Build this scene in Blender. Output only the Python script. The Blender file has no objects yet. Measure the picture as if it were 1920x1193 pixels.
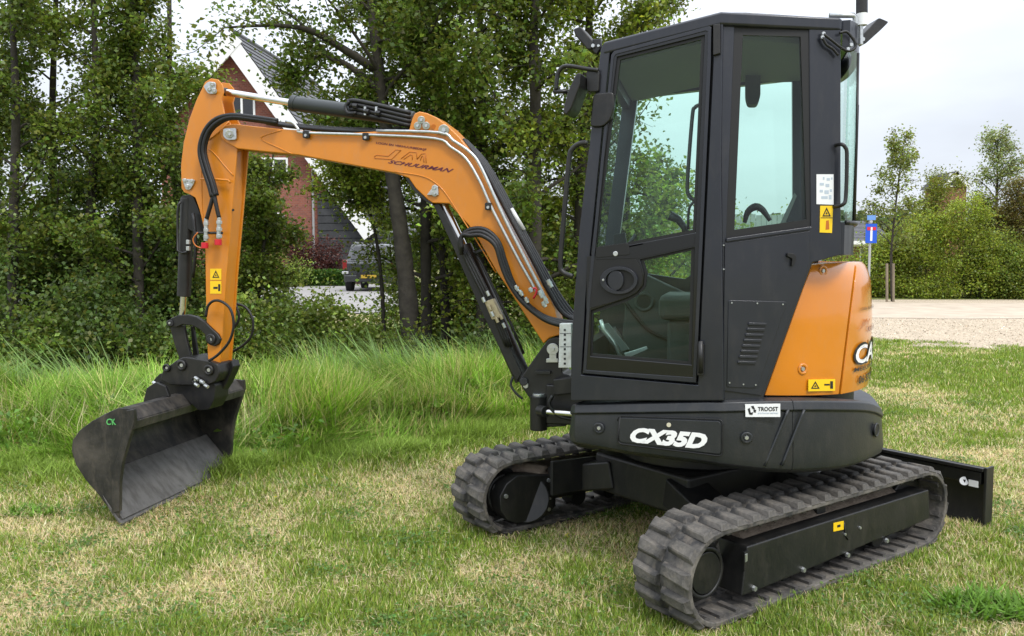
import bpy, bmesh, math, random
import numpy as np
from mathutils import Vector, Matrix
from mathutils.geometry import tessellate_polygon
random.seed(7)
RNG = np.random.default_rng(11)
R = math.radians
sc = bpy.context.scene
C = sc.collection

# ------------------------------------------------------------------ camera, world, sun, exposure
F, CX, CY, PITCH, H = 1560.0, 960.0, 596.5, 0.0708, 1.507
cd = bpy.data.cameras.new('camera'); cam = bpy.data.objects.new('camera', cd); C.objects.link(cam)
cd.sensor_width = 36.0; cd.lens = F / 1920 * 36.0
cd.clip_start = 0.05; cd.clip_end = 3000
cam.location = (0, 0, H); cam.rotation_euler = (math.pi / 2 - PITCH, 0, 0)
sc.camera = cam

SUN_EL, SUN_AZ = R(52), R(150)          # azimuth clockwise from +Y: behind the camera, a little right
w = bpy.data.worlds.new('World'); sc.world = w; w.use_nodes = True
nt = w.node_tree; nt.nodes.clear()
N = nt.nodes.new; LK = nt.links.new
out = N('ShaderNodeOutputWorld'); bg = N('ShaderNodeBackground'); LK(bg.outputs[0], out.inputs[0])
sky = N('ShaderNodeTexSky'); sky.sky_type = 'NISHITA'; sky.sun_disc = False
sky.sun_elevation = SUN_EL; sky.sun_rotation = SUN_AZ
geo = N('ShaderNodeTexCoord')
sep = N('ShaderNodeSeparateXYZ'); LK(geo.outputs['Generated'], sep.inputs[0])
# overcast luminance: zenith about three times the horizon
gr = N('ShaderNodeMapRange'); LK(sep.outputs['Z'], gr.inputs[0])
gr.inputs[1].default_value = 0; gr.inputs[2].default_value = 1; gr.inputs[3].default_value = 5.6; gr.inputs[4].default_value = 19.5
mp = N('ShaderNodeMapping'); LK(geo.outputs['Generated'], mp.inputs[0]); mp.inputs['Scale'].default_value = (1, 1, 3.2)
nz = N('ShaderNodeTexNoise'); nz.inputs['Scale'].default_value = 2.6; nz.inputs['Detail'].default_value = 5; nz.inputs['Roughness'].default_value = .5
LK(mp.outputs[0], nz.inputs['Vector'])
cr = N('ShaderNodeMapRange'); LK(nz.outputs['Fac'], cr.inputs[0]); cr.inputs[1].default_value = .3; cr.inputs[2].default_value = .7
cr.inputs[3].default_value = .84; cr.inputs[4].default_value = 1.13
mu = N('ShaderNodeMath'); mu.operation = 'MULTIPLY'; LK(gr.outputs[0], mu.inputs[0]); LK(cr.outputs[0], mu.inputs[1])
vm = N('ShaderNodeVectorMath'); vm.operation = 'SCALE'; vm.inputs[0].default_value = (.925, .975, 1.07); LK(mu.outputs[0], vm.inputs['Scale'])
mx = N('ShaderNodeMixRGB'); mx.inputs[0].default_value = .90; LK(sky.outputs[0], mx.inputs[1]); LK(vm.outputs[0], mx.inputs[2])
LK(mx.outputs[0], bg.inputs[0]); bg.inputs[1].default_value = .10

sd = bpy.data.lights.new('sun', 'SUN'); sd.energy = 1.5; sd.angle = R(14); sd.color = (1, .96, .9)
so = bpy.data.objects.new('sun', sd); C.objects.link(so)
so.rotation_euler = (math.pi / 2 - SUN_EL, 0, -SUN_AZ + math.pi)
so.location = (3, -3, 8)
vs = sc.view_settings; vs.view_transform = 'Standard'; vs.look = 'None'; vs.gamma = 1; vs.exposure = 0.50; vs.use_curve_mapping = False
sc.cycles.transparent_max_bounces = 24; sc.cycles.max_bounces = 8; sc.cycles.use_denoising = True

# ------------------------------------------------------------------ geometry of the place
def proj(X, Y, Z):
    z = Z - H; c, s = math.cos(PITCH), math.sin(PITCH)
    d = Y * c - z * s; up = Y * s + z * c
    return CX + F * X / d, CY - F * up / d
def ray(u, v):
    x = (u - CX) / F; up = -(v - CY) / F; c, s = math.cos(PITCH), math.sin(PITCH)
    return Vector((x, c + up * s, -s + up * c))
EYE = Vector((0, 0, H))
class Pl:
    def __init__(s, p, n): s.p = Vector(p); s.n = Vector(n).normalized()
    def off(s, d): return Pl(s.p + s.n * d, s.n)
def unp(u, v, pl):
    r = ray(u, v); t = (pl.p - EYE).dot(pl.n) / r.dot(pl.n)
    return EYE + r * t
def gz(u, v, Y):
    """height at depth Y seen at row v"""
    r = ray(u, v); return H + r.z / r.y * Y
def at(u, Y, z=0.0):
    c, s = math.cos(PITCH), math.sin(PITCH)
    return Vector(((u - CX) / F * (Y * c - (z - H) * s), Y, z))
A_B = R(14); A_U = R(35.8)
O = Vector((0.99, 4.45, 0))
BF = Vector((-math.cos(A_B), math.sin(A_B), 0)); BN = Vector((-math.sin(A_B), -math.cos(A_B), 0))
UF = Vector((-math.cos(A_U), -math.sin(A_U), 0)); UN = Vector((math.sin(A_U), -math.cos(A_U), 0))
Zv = Vector((0, 0, 1))
def B(x, y, z=0.0): return O + BF * x + BN * y + Zv * z
def U(x, y, z=0.0): return O + UF * x + UN * y + Zv * z
def plb(y): return Pl(B(0, y), BN)
def plu(y): return Pl(U(0, y), UN)
def plv(a, b):
    d = b - a; n = Vector((d.y, -d.x, 0)).normalized()
    if n.y > 0: n = -n
    return Pl(a, n)
PD = plv(B(.53, .83), B(-.07, .91))
PR = plv(B(-.07, .91), B(-.62, .745))
FAR = plb(-.12)

# ------------------------------------------------------------------ object helpers
ROOT = Vector((0, 0, 0))
def tag(o, label=None, cat=None, group=None, kind=None):
    if label: o['label'] = label
    if cat: o['category'] = cat
    if group: o['group'] = group
    if kind: o['kind'] = kind
    return o
def thing(name, loc, label, cat, group=None):
    global ROOT
    o = bpy.data.objects.new(name, None); C.objects.link(o); o.location = loc; o.empty_display_size = .2
    ROOT = Vector(loc); return tag(o, label, cat, group)
def top():
    global ROOT
    ROOT = Vector((0, 0, 0))
def mk(name, verts, faces, mat, parent=None, smooth=False, bevel=0, seg=2, label=None):
    me = bpy.data.meshes.new(name)
    me.from_pydata([tuple(Vector(v) - ROOT) for v in verts], [], faces)
    bm = bmesh.new(); bm.from_mesh(me); bmesh.ops.remove_doubles(bm, verts=bm.verts, dist=1e-6); bmesh.ops.recalc_face_normals(bm, faces=bm.faces); bm.to_mesh(me); bm.free()
    o = bpy.data.objects.new(name, me); C.objects.link(o)
    if mat: me.materials.append(mat)
    if parent: o.parent = parent
    if smooth:
        me.shade_smooth()
    if bevel:
        m = o.modifiers.new('bevel', 'BEVEL'); m.width = bevel; m.segments = seg; m.limit_method = 'ANGLE'; m.angle_limit = R(38)
        me.shade_smooth(); m.harden_normals = True
    if label: o['label'] = label
    return o
def inst(name, me, M, parent, mat=None):
    o = bpy.data.objects.new(name, me); C.objects.link(o)
    o.parent = parent; o.matrix_basis = Matrix.Translation(-ROOT) @ M
    return o
def frame(p, n, up=Zv):
    n = n.normalized(); x = up.cross(n).normalized(); y = n.cross(x)
    M = Matrix((x, y, n)).transposed().to_4x4(); M.translation = p
    return M
def prism_g(front, vec, holes=()):
    """front loop of 3D points, extruded along vec; returns verts, faces"""
    loops = [list(front)] + [list(h) for h in holes]
    flat = [p for l in loops for p in l]; n = len(flat)
    tris = tessellate_polygon([[Vector(p) for p in l] for l in loops]) if len(loops) > 1 else None
    V = flat + [Vector(p) + vec for p in flat]
    Fc = []
    if tris:
        Fc += [tuple(t) for t in tris] + [tuple(i + n for i in reversed(t)) for t in tris]
    else:
        Fc += [tuple(range(n)), tuple(range(2 * n - 1, n - 1, -1))]
    k = 0
    for l in loops:
        m = len(l)
        for i in range(m):
            a, b = k + i, k + (i + 1) % m
            Fc.append((a, b, b + n, a + n))
        k += m
    return V, Fc
def plate(name, px, pl, th, mat, parent, holes=(), off=0.0, bevel=.003, seg=2, smooth_px=0, label=None):
    """outline given where it is seen, standing in plane pl; th = thickness behind the plane"""
    P = pl.off(off)
    if smooth_px: px = rounded(px, smooth_px)
    fr = [unp(u, v, P) for u, v in px]
    hs = [[unp(u, v, P) for u, v in h] for h in holes]
    V, Fc = prism_g(fr, -P.n * th, hs)
    return mk(name, V, Fc, mat, parent, bevel=bevel, seg=seg, label=label)
def rounded(pts, r, n=4):
    out = []; m = len(pts)
    for i in range(m):
        p0, p, p1 = Vector(pts[i - 1]), Vector(pts[i]), Vector(pts[(i + 1) % m])
        a = (p0 - p); b = (p1 - p); ra = min(r, a.length * .45, b.length * .45)
        A = p + a.normalized() * ra; Bq = p + b.normalized() * ra
        for k in range(n + 1):
            t = k / n; q = A * (1 - t) ** 2 + p * 2 * t * (1 - t) + Bq * t * t; out.append((q.x, q.y))
    return out
def boxg(c, ax, ay, az, sx, sy, sz):
    V = [c + ax * (i * sx) + ay * (j * sy) + az * (k * sz) for i in (-1, 1) for j in (-1, 1) for k in (-1, 1)]
    return V, [(0, 1, 3, 2), (4, 6, 7, 5), (0, 4, 5, 1), (2, 3, 7, 6), (0, 2, 6, 4), (1, 5, 7, 3)]
def boxo(name, c, ax, ay, az, sx, sy, sz, mat, parent, bevel=.004, label=None):
    V, Fc = boxg(c, ax, ay, az, sx, sy, sz); return mk(name, V, Fc, mat, parent, bevel=bevel, label=label)
def bbox_b(name, x0, x1, y0, y1, z0, z1, mat, parent, bevel=.004, fr=B):
    c = fr((x0 + x1) / 2, (y0 + y1) / 2, (z0 + z1) / 2); f, n = (BF, BN) if fr is B else (UF, UN)
    return boxo(name, c, f, n, Zv, abs(x1 - x0) / 2, abs(y1 - y0) / 2, abs(z1 - z0) / 2, mat, parent, bevel)
def wbox(name, x0, x1, y0, y1, z0, z1, mat, parent, bevel=0):
    return boxo(name, Vector(((x0 + x1) / 2, (y0 + y1) / 2, (z0 + z1) / 2)), Vector((1, 0, 0)), Vector((0, 1, 0)), Zv, (x1 - x0) / 2, (y1 - y0) / 2, (z1 - z0) / 2, mat, parent, bevel)
def catmull(P, k=6):
    P = [Vector(p) for p in P]
    if len(P) < 3: return P
    Q = [P[0] * 2 - P[1]] + P + [P[-1] * 2 - P[-2]]; o = []
    for i in range(1, len(Q) - 2):
        for j in range(k):
            t = j / k; a, b, c, d = Q[i - 1], Q[i], Q[i + 1], Q[i + 2]
            o.append(.5 * ((2 * b) + (c - a) * t + (2 * a - 5 * b + 4 * c - d) * t * t + (3 * b - a - 3 * c + d) * t ** 3))
    o.append(P[-1]); return o
def tubeg(P, r, seg=10, cap=True):
    P = [Vector(p) for p in P]; n = len(P); V = []; Fc = []
    rr = r if isinstance(r, (list, tuple)) else [r] * n
    t0 = (P[1] - P[0]).normalized(); a = t0.orthogonal().normalized()
    for i in range(n):
        t = (P[min(i + 1, n - 1)] - P[max(i - 1, 0)]).normalized()
        a = (a - t * a.dot(t)).normalized(); b = t.cross(a)
        for k in range(seg):
            th = 2 * math.pi * k / seg; V.append(P[i] + (a * math.cos(th) + b * math.sin(th)) * rr[i])
    for i in range(n - 1):
        for k in range(seg):
            a0 = i * seg + k; a1 = i * seg + (k + 1) % seg; Fc.append((a0, a1, a1 + seg, a0 + seg))
    if cap: Fc.append(tuple(range(seg - 1, -1, -1))); Fc.append(tuple(range((n - 1) * seg, n * seg)))
    return V, Fc
def tube(name, P, r, mat, parent, seg=10, sm=0, label=None):
    if sm:
        n0 = len(P); P = catmull(P, sm)
        if isinstance(r, list): r = [float(np.interp(i / (len(P) - 1) * (n0 - 1), range(n0), r)) for i in range(len(P))]
    V, Fc = tubeg(P, r, seg); o = mk(name, V, Fc, mat, parent, smooth=True, label=label)
    return o
def cyl(name, a, b, r, mat, parent, seg=24, bevel=.003, label=None):
    V, Fc = tubeg([a, b], r, seg); return mk(name, V, Fc, mat, parent, bevel=bevel, label=label)
def merge(parts):
    V = []; Fc = []
    for v, f in parts:
        k = len(V); V += list(v); Fc += [tuple(i + k for i in q) for q in f]
    return V, Fc

# ------------------------------------------------------------------ materials
def mat(name, col, rough=.5, metal=0., var=.0, vscale=6., col2=None, bump=0., bscale=60., coat=0., spec=.5, detail=6., lo=.35, hi=.7, dust=0., stretch=None):
    m = bpy.data.materials.new(name); m.use_nodes = True; t = m.node_tree; n = t.nodes; b = n['Principled BSDF']
    b.inputs['Base Color'].default_value = (*col, 1); b.inputs['Roughness'].default_value = rough; b.inputs['Metallic'].default_value = metal
    b.inputs['Coat Weight'].default_value = coat; b.inputs['Coat Roughness'].default_value = .08; b.inputs['Specular IOR Level'].default_value = spec
    tc = n.new('ShaderNodeTexCoord')
    if col2 is not None or var:
        z = n.new('ShaderNodeTexNoise'); z.inputs['Scale'].default_value = vscale; z.inputs['Detail'].default_value = detail; z.inputs['Roughness'].default_value = .62
        t.links.new(tc.outputs['Object'], z.inputs['Vector'])
        rp = n.new('ShaderNodeMapRange'); rp.inputs[1].default_value = lo; rp.inputs[2].default_value = hi; t.links.new(z.outputs['Fac'], rp.inputs[0])
        mixn = n.new('ShaderNodeMixRGB'); mixn.inputs[1].default_value = (*col, 1)
        c2 = col2 if col2 is not None else tuple(c * (1 - var) for c in col); mixn.inputs[2].default_value = (*c2, 1)
        t.links.new(rp.outputs[0], mixn.inputs[0]); t.links.new(mixn.outputs[0], b.inputs['Base Color'])
        z2 = n.new('ShaderNodeMapRange'); z2.inputs[3].default_value = rough * .85; z2.inputs[4].default_value = min(1, rough * 1.3); t.links.new(z.outputs['Fac'], z2.inputs[0]); t.links.new(z2.outputs[0], b.inputs['Roughness'])
    if dust:
        zd = n.new('ShaderNodeTexNoise'); zd.inputs['Scale'].default_value = 11; zd.inputs['Detail'].default_value = 9; zd.inputs['Roughness'].default_value = .72; md_ = n.new('ShaderNodeMapping'); md_.inputs['Scale'].default_value = (1.6, 1.6, .55)
        t.links.new(tc.outputs['Object'], md_.inputs[0]); t.links.new(md_.outputs[0], zd.inputs['Vector'])
        dr_n = n.new('ShaderNodeMapRange'); dr_n.inputs[1].default_value = .50; dr_n.inputs[2].default_value = .78; dr_n.inputs[4].default_value = dust; t.links.new(zd.outputs['Fac'], dr_n.inputs[0])
        dm = n.new('ShaderNodeMixRGB'); dm.inputs[2].default_value = (.30, .25, .19, 1); t.links.new(dr_n.outputs[0], dm.inputs[0])
        src = b.inputs['Base Color'].links[0].from_socket if b.inputs['Base Color'].links else None
        if src: t.links.new(src, dm.inputs[1])
        else: dm.inputs[1].default_value = (*col, 1)
        t.links.new(dm.outputs[0], b.inputs['Base Color'])
    if stretch:
        ms = n.new('ShaderNodeMapping'); ms.inputs['Scale'].default_value = stretch; t.links.new(tc.outputs['Object'], ms.inputs[0]); t.links.new(ms.outputs[0], z.inputs['Vector'])
    if bump:
        z = n.new('ShaderNodeTexNoise'); z.inputs['Scale'].default_value = bscale; z.inputs['Detail'].default_value = 4; t.links.new(tc.outputs['Object'], z.inputs['Vector'])
        bp = n.new('ShaderNodeBump'); bp.inputs['Strength'].default_value = bump; bp.inputs['Distance'].default_value = .01
        t.links.new(z.outputs['Fac'], bp.inputs['Height']); t.links.new(bp.outputs[0], b.inputs['Normal'])
    return m
M_or = mat('orange_paint', (.63, .215, .010), .34, var=.14, vscale=3, coat=.25, bump=.04, bscale=9, dust=.22)
M_org = mat('orange_gloss', (.63, .205, .008), .22, var=.06, vscale=2, coat=.7, bump=.03, bscale=5, dust=.10)
M_cab = mat('cab_charcoal_paint', (.0115, .0135, .0205), .32, col2=(.0165, .0185, .026), vscale=3, bump=.03, bscale=14, coat=.3, spec=.4, dust=.045)
M_door = mat('door_black_gloss', (.0045, .005, .0058), .22, coat=.4, spec=.35)
M_sk = mat('skirt_black_plastic', (.0135, .0158, .0190), .38, col2=(.020, .022, .0245), vscale=5, bump=.08, bscale=120, dust=.06)
M_cw = mat('counterweight_grey', (.020, .0215, .0245), .42, col2=(.029, .030, .033), vscale=4, bump=.12, bscale=70)
M_bk = mat('black_steel', (.0055, .006, .007), .40, col2=(.014, .013, .012), vscale=9, bump=.06, bscale=80, dust=.06)
M_bk2 = mat('black_frame_paint', (.007, .0075, .008), .42, col2=(.015, .0145, .0135), vscale=7, bump=.08, bscale=60, dust=.07)
M_seal = mat('black_rubber_seal', (.004, .004, .0045), .55)
M_hose = mat('black_hose', (.006, .006, .0065), .45, bump=.25, bscale=300)
M_grey = mat('cylinder_grey', (.028, .034, .034), .36, var=.2, vscale=8)
M_chr = mat('chrome_rod', (.62, .62, .60), .16, metal=1)
M_zn = mat('zinc_steel', (.58, .60, .60), .34, metal=.85, var=.25, vscale=40)
M_brs = mat('brass_fitting', (.50, .43, .28), .4, metal=.7, var=.3, vscale=40)
M_rub = mat('track_rubber', (.024, .0236, .0235), .75, col2=(.145, .132, .114), vscale=8, bump=.5, bscale=45, lo=.38, hi=.66, dust=.5)
M_rub2 = mat('track_rubber_inner', (.05, .047, .044), .85, col2=(.11, .098, .085), vscale=9, bump=.5, bscale=60)
M_mud = mat('dried_mud', (.15, .115, .085), .95, col2=(.27, .22, .17), vscale=14, bump=1.0, bscale=30)
M_bkt = mat('worn_bucket_steel', (.022, .0215, .0215), .42, col2=(.085, .075, .064), vscale=6, bump=.25, bscale=25, metal=.2, lo=.40, hi=.75, dust=.22, stretch=(1, 2, 1))
M_edge = mat('scoured_cutting_edge', (.125, .12, .115), .5, col2=(.055, .050, .045), vscale=9, bump=.3, bscale=30, metal=.2, lo=.42, hi=.75, stretch=(1, 2.2, 1))
M_wht = mat('white_sticker', (.78, .79, .80), .35)
M_yel = mat('yellow_sticker', (.85, .55, .01), .4)
M_ink = mat('black_print', (.012, .012, .014), .5)
M_red = mat('dark_red_print', (.10, .010, .030), .5)
M_gr2 = mat('pale_blue_print', (.45, .52, .60), .5)
M_ltr = mat('white_lettering', (.85, .85, .84), .4)
M_ogl = mat('dark_orange_outline', (.46, .13, .012), .45)
M_cap = mat('red_plastic_cap', (.55, .012, .025), .4)
M_grn = mat('green_paint_mark', (.10, .42, .12), .6)
M_int = mat('interior_grey_plastic', (.035, .045, .045), .6, var=.3, vscale=5)
M_int2 = mat('interior_lining', (.11, .125, .125), .7)
M_cream = mat('cream_nylon', (.45, .42, .30), .5)
M_gaug = mat('white_scale_plate', (.70, .71, .70), .45, col2=(.5, .48, .44), vscale=20)

def glass(name, tint, refl=1.0):
    m = bpy.data.materials.new(name); m.use_nodes = True; t = m.node_tree; t.nodes.clear(); n = t.nodes.new
    o = n('ShaderNodeOutputMaterial'); tr = n('ShaderNodeBsdfTransparent'); tr.inputs[0].default_value = (*tint, 1)
    g = n('ShaderNodeBsdfGlossy'); g.inputs['Roughness'].default_value = .01; g.inputs[0].default_value = (1, 1, 1, 1)
    fr = n('ShaderNodeFresnel'); fr.inputs[0].default_value = 1.42
    mm = n('ShaderNodeMath'); mm.operation = 'MULTIPLY'; mm.inputs[1].default_value = refl; t.links.new(fr.outputs[0], mm.inputs[0])
    gm_ = n('ShaderNodeNewGeometry'); inv = n('ShaderNodeMath'); inv.operation = 'SUBTRACT'; inv.inputs[0].default_value = 1; t.links.new(gm_.outputs['Backfacing'], inv.inputs[1])
    m3 = n('ShaderNodeMath'); m3.operation = 'MULTIPLY'; t.links.new(mm.outputs[0], m3.inputs[0]); t.links.new(inv.outputs[0], m3.inputs[1]); mm = m3
    mi = n('ShaderNodeMixShader'); t.links.new(mm.outputs[0], mi.inputs[0]); t.links.new(tr.outputs[0], mi.inputs[1]); t.links.new(g.outputs[0], mi.inputs[2]); t.links.new(mi.outputs[0], o.inputs[0])
    return m
M_gl = glass('cab_glass', (.895, .985, .948)); M_win = glass('house_glass', (.25, .28, .3), 2.2)

def colmat(name, rough=.6, trans=.35, spec=.25, tint=(1, 1, 1)):
    """colour per leaf or blade comes from the mesh's own 'col' attribute"""
    m = bpy.data.materials.new(name); m.use_nodes = True; t = m.node_tree; t.nodes.clear(); n = t.nodes.new
    o = n('ShaderNodeOutputMaterial'); a = n('ShaderNodeAttribute'); a.attribute_name = 'col'
    p = n('ShaderNodeBsdfPrincipled'); p.inputs['Roughness'].default_value = rough; p.inputs['Specular IOR Level'].default_value = spec
    t.links.new(a.outputs['Color'], p.inputs['Base Color'])
    if trans:
        hs = n('ShaderNodeHueSaturation'); hs.inputs['Hue'].default_value = .49; hs.inputs['Saturation'].default_value = 1.05; hs.inputs['Value'].default_value = 1.25; t.links.new(a.outputs['Color'], hs.inputs['Color'])
        tl = n('ShaderNodeBsdfTranslucent'); t.links.new(hs.outputs[0], tl.inputs[0])
        mi = n('ShaderNodeMixShader'); mi.inputs[0].default_value = trans; t.links.new(p.outputs[0], mi.inputs[1]); t.links.new(tl.outputs[0], mi.inputs[2]); t.links.new(mi.outputs[0], o.inputs[0])
    else: t.links.new(p.outputs[0], o.inputs[0])
    return m
M_leaf = colmat('leaf', .42, .45, .45); M_blade = colmat('grass_blade', .6, .32, .2)
M_bark = mat('bark', (.028, .023, .017), .9, col2=(.065, .056, .042), vscale=7, bump=1.0, bscale=22)
M_twig = mat('twig_bark', (.03, .025, .018), .9)

# ------------------------------------------------------------------ numpy meshes
def np_mesh(name, V, k, cols, mat_, parent=None, kind=None):
    """V (n,k,3) separate polygons of k corners; cols (n,3)"""
    n = len(V); me = bpy.data.meshes.new(name); me.vertices.add(n * k); me.loops.add(n * k); me.polygons.add(n)
    vv = (V.reshape(-1, 3) - np.array(ROOT)).astype(np.float32)
    me.vertices.foreach_set('co', vv.ravel()); me.loops.foreach_set('vertex_index', np.arange(n * k, dtype=np.int32))
    me.polygons.foreach_set('loop_start', np.arange(0, n * k, k, dtype=np.int32))
    at_ = me.attributes.new('col', 'FLOAT_COLOR', 'POINT')
    c4 = np.ones((n, k, 4), np.float32); c4[:, :, :3] = cols[:, None, :] if cols.ndim == 2 else cols
    at_.data.foreach_set('color', c4.ravel()); me.update(); me.validate()
    me.materials.append(mat_); o = bpy.data.objects.new(name, me); C.objects.link(o)
    if parent: o.parent = parent
    if kind: o['kind'] = kind
    return o
def unitv(n, rng, zb=0.):
    v = rng.normal(size=(n, 3)); v[:, 2] += zb; return v / np.linalg.norm(v, axis=1, keepdims=True)
def leaves(P, L, W_, rng, zb=1.1, fold=.18):
    n = len(P); nrm = unitv(n, rng, zb); d = unitv(n, rng, -.25)
    d -= nrm * (d * nrm).sum(1, keepdims=True); d /= np.linalg.norm(d, axis=1, keepdims=True); s = np.cross(nrm, d)
    sc_ = rng.uniform(.6, 1.25, (n, 1)); L = L * sc_; W_ = W_ * sc_
    V = np.empty((n, 4, 3)); V[:, 0] = P; V[:, 1] = P + d * L * .48 + s * W_ * .5 + nrm * L * fold
    V[:, 2] = P + d * L; V[:, 3] = P + d * L * .48 - s * W_ * .5 + nrm * L * fold
    return V
def leafcol(n, rng, base, spread=.35, yel=.12, ycol=(.16, .17, .03)):
    b = np.array(base)[None, :] * np.exp(rng.normal(0, spread, (n, 1))) * (1 + rng.normal(0, .08, (n, 3)))
    y = rng.random(n) < yel; b[y] = np.array(ycol) * rng.uniform(.6, 1.3, (y.sum(), 1)); return np.clip(b, .004, .6)
class VNoise:
    def __init__(s, seed): s.g = np.random.default_rng(seed).random((256, 256))
    def one(s, x, y):
        xi = np.floor(x).astype(int); yi = np.floor(y).astype(int); fx = x - xi; fy = y - yi; fx = fx * fx * (3 - 2 * fx); fy = fy * fy * (3 - 2 * fy)
        g = s.g; a = g[xi & 255, yi & 255]; b = g[(xi + 1) & 255, yi & 255]; c = g[xi & 255, (yi + 1) & 255]; d = g[(xi + 1) & 255, (yi + 1) & 255]
        return (a * (1 - fx) + b * fx) * (1 - fy) + (c * (1 - fx) + d * fx) * fy
    def __call__(s, x, y, f, o=3):
        t = 0; a = 1; q = 0
        for i in range(o): t = t + a * s.one(x * f + i * 17.3, y * f + i * 9.1); q += a; a *= .5; f *= 2.1
        return t / q
VN = VNoise(3); VN2 = VNoise(8)

# ------------------------------------------------------------------ ground
def tallfront(x):      # y where the mown lawn ends and the tall grass starts
    return np.interp(x, [-8, -3.2, -2.2, -1.2, -.4, .3, 1.0, 2.2, 4], [5.75, 5.85, 5.75, 6.25, 6.75, 7.6, 8.6, 9.6, 10.2])
def ter(x, y):
    x = np.asarray(x, float); y = np.asarray(y, float)
    d = y - tallfront(x); left = 1 / (1 + np.exp(np.clip((x - 3.5) * 2.0, -50, 50)))
    ditch = -.75 * np.exp(-((d - 3.6) / .95) ** 2) * left
    back = .38 * np.clip((y - 14) / 12, 0, 1) * np.clip((2 - x) / 6, 0, 1)
    return ditch + back + .018 * (VN(x, y, .9) - .5) * (y < 19)
GRAV_X = [4.0, 5.5, 6.8, 8.6, 12]; GRAV_Y = [19.2, 17.6, 15.2, 12.6, 9.4]
def gravel(x, y):
    """0..1 how far the bare gravel has taken over"""
    e = y - np.interp(x, GRAV_X, GRAV_Y) + 3.6 * (VN(x, y, .7) - .5) + 2.6 * (VN2(x, y, 3) - .5)
    return np.clip(e / 1.2 + .3, 0, 1) * (x > 3.0) * (y < 31)
def dry(x, y):
    p = VN(x + 5, y, .75, 3) * .52 + VN2(x, y + 3, 2.9, 3) * .48
    far = np.clip((y - 5.2) / 1.5, 0, 1) * np.clip((x - 1.2), 0, 1)
    strip = .10 * np.exp(-((y - 6.1) / .5) ** 2) * (x > 2)
    return np.clip((p - .50 - far * .09 + strip) * 4.2 + .40, 0, 1)
xs = np.concatenate([[-600, -200, -90, -45, -28, -18], np.arange(-12, 14, .14), [16, 20, 30, 50, 100, 250, 600]])
ys = np.concatenate([[-60, -20, -6, 0, 1.5], np.arange(2.4, 14, .12), np.arange(14, 34, .35), [36, 40, 50, 70, 120, 300, 900]])
GX, GY = np.meshgrid(xs, ys, indexing='ij'); GZ = ter(GX, GY)
nv = GX.size; me = bpy.data.meshes.new('ground'); nx, ny = GX.shape
me.vertices.add(nv); me.vertices.foreach_set('co', np.stack([GX, GY, GZ], -1).astype(np.float32).ravel())
ii = (np.arange(nx - 1)[:, None] * ny + np.arange(ny - 1)[None, :]).ravel(); q = np.stack([ii, ii + ny, ii + ny + 1, ii + 1], 1).astype(np.int32)
me.loops.add(q.size); me.loops.foreach_set('vertex_index', q.ravel()); me.polygons.add(len(q)); me.polygons.foreach_set('loop_start', np.arange(0, q.size, 4, dtype=np.int32))
dr = dry(GX, GY)[..., None]; gv = gravel(GX, GY)[..., None]
gc = (1 - dr) * np.array([.13, .16, .045]) + dr * np.array([.38, .32, .18])
gc = gc * (1 - gv) + gv * np.array([.47, .39, .29])
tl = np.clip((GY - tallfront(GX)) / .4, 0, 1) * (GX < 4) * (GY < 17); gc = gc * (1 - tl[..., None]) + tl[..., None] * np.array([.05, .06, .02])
gc = gc * (.8 + .4 * VN2(GX, GY, 7)[..., None])
a = me.attributes.new('col', 'FLOAT_COLOR', 'POINT'); a.data.foreach_set('color', np.concatenate([gc, np.ones_like(gc[..., :1])], -1).astype(np.float32).ravel())
me.update(); me.shade_smooth()
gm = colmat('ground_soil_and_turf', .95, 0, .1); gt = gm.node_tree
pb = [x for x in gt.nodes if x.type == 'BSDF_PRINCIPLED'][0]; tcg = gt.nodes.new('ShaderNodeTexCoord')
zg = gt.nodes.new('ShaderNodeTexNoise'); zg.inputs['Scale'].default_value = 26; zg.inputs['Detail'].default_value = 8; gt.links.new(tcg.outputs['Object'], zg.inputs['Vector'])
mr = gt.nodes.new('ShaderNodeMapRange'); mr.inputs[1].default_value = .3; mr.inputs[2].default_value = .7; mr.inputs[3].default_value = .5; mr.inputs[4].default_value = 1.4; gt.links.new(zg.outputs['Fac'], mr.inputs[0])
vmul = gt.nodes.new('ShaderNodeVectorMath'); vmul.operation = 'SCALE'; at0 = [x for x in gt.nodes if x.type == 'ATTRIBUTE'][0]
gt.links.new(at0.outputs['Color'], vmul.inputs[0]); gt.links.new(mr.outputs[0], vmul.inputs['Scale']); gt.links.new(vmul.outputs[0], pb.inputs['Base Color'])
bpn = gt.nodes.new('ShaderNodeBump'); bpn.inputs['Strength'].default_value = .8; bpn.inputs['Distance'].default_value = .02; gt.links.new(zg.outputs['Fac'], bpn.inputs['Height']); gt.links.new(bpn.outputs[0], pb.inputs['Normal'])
me.materials.append(gm); go = bpy.data.objects.new('ground', me); C.objects.link(go); go['kind'] = 'structure'

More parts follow.
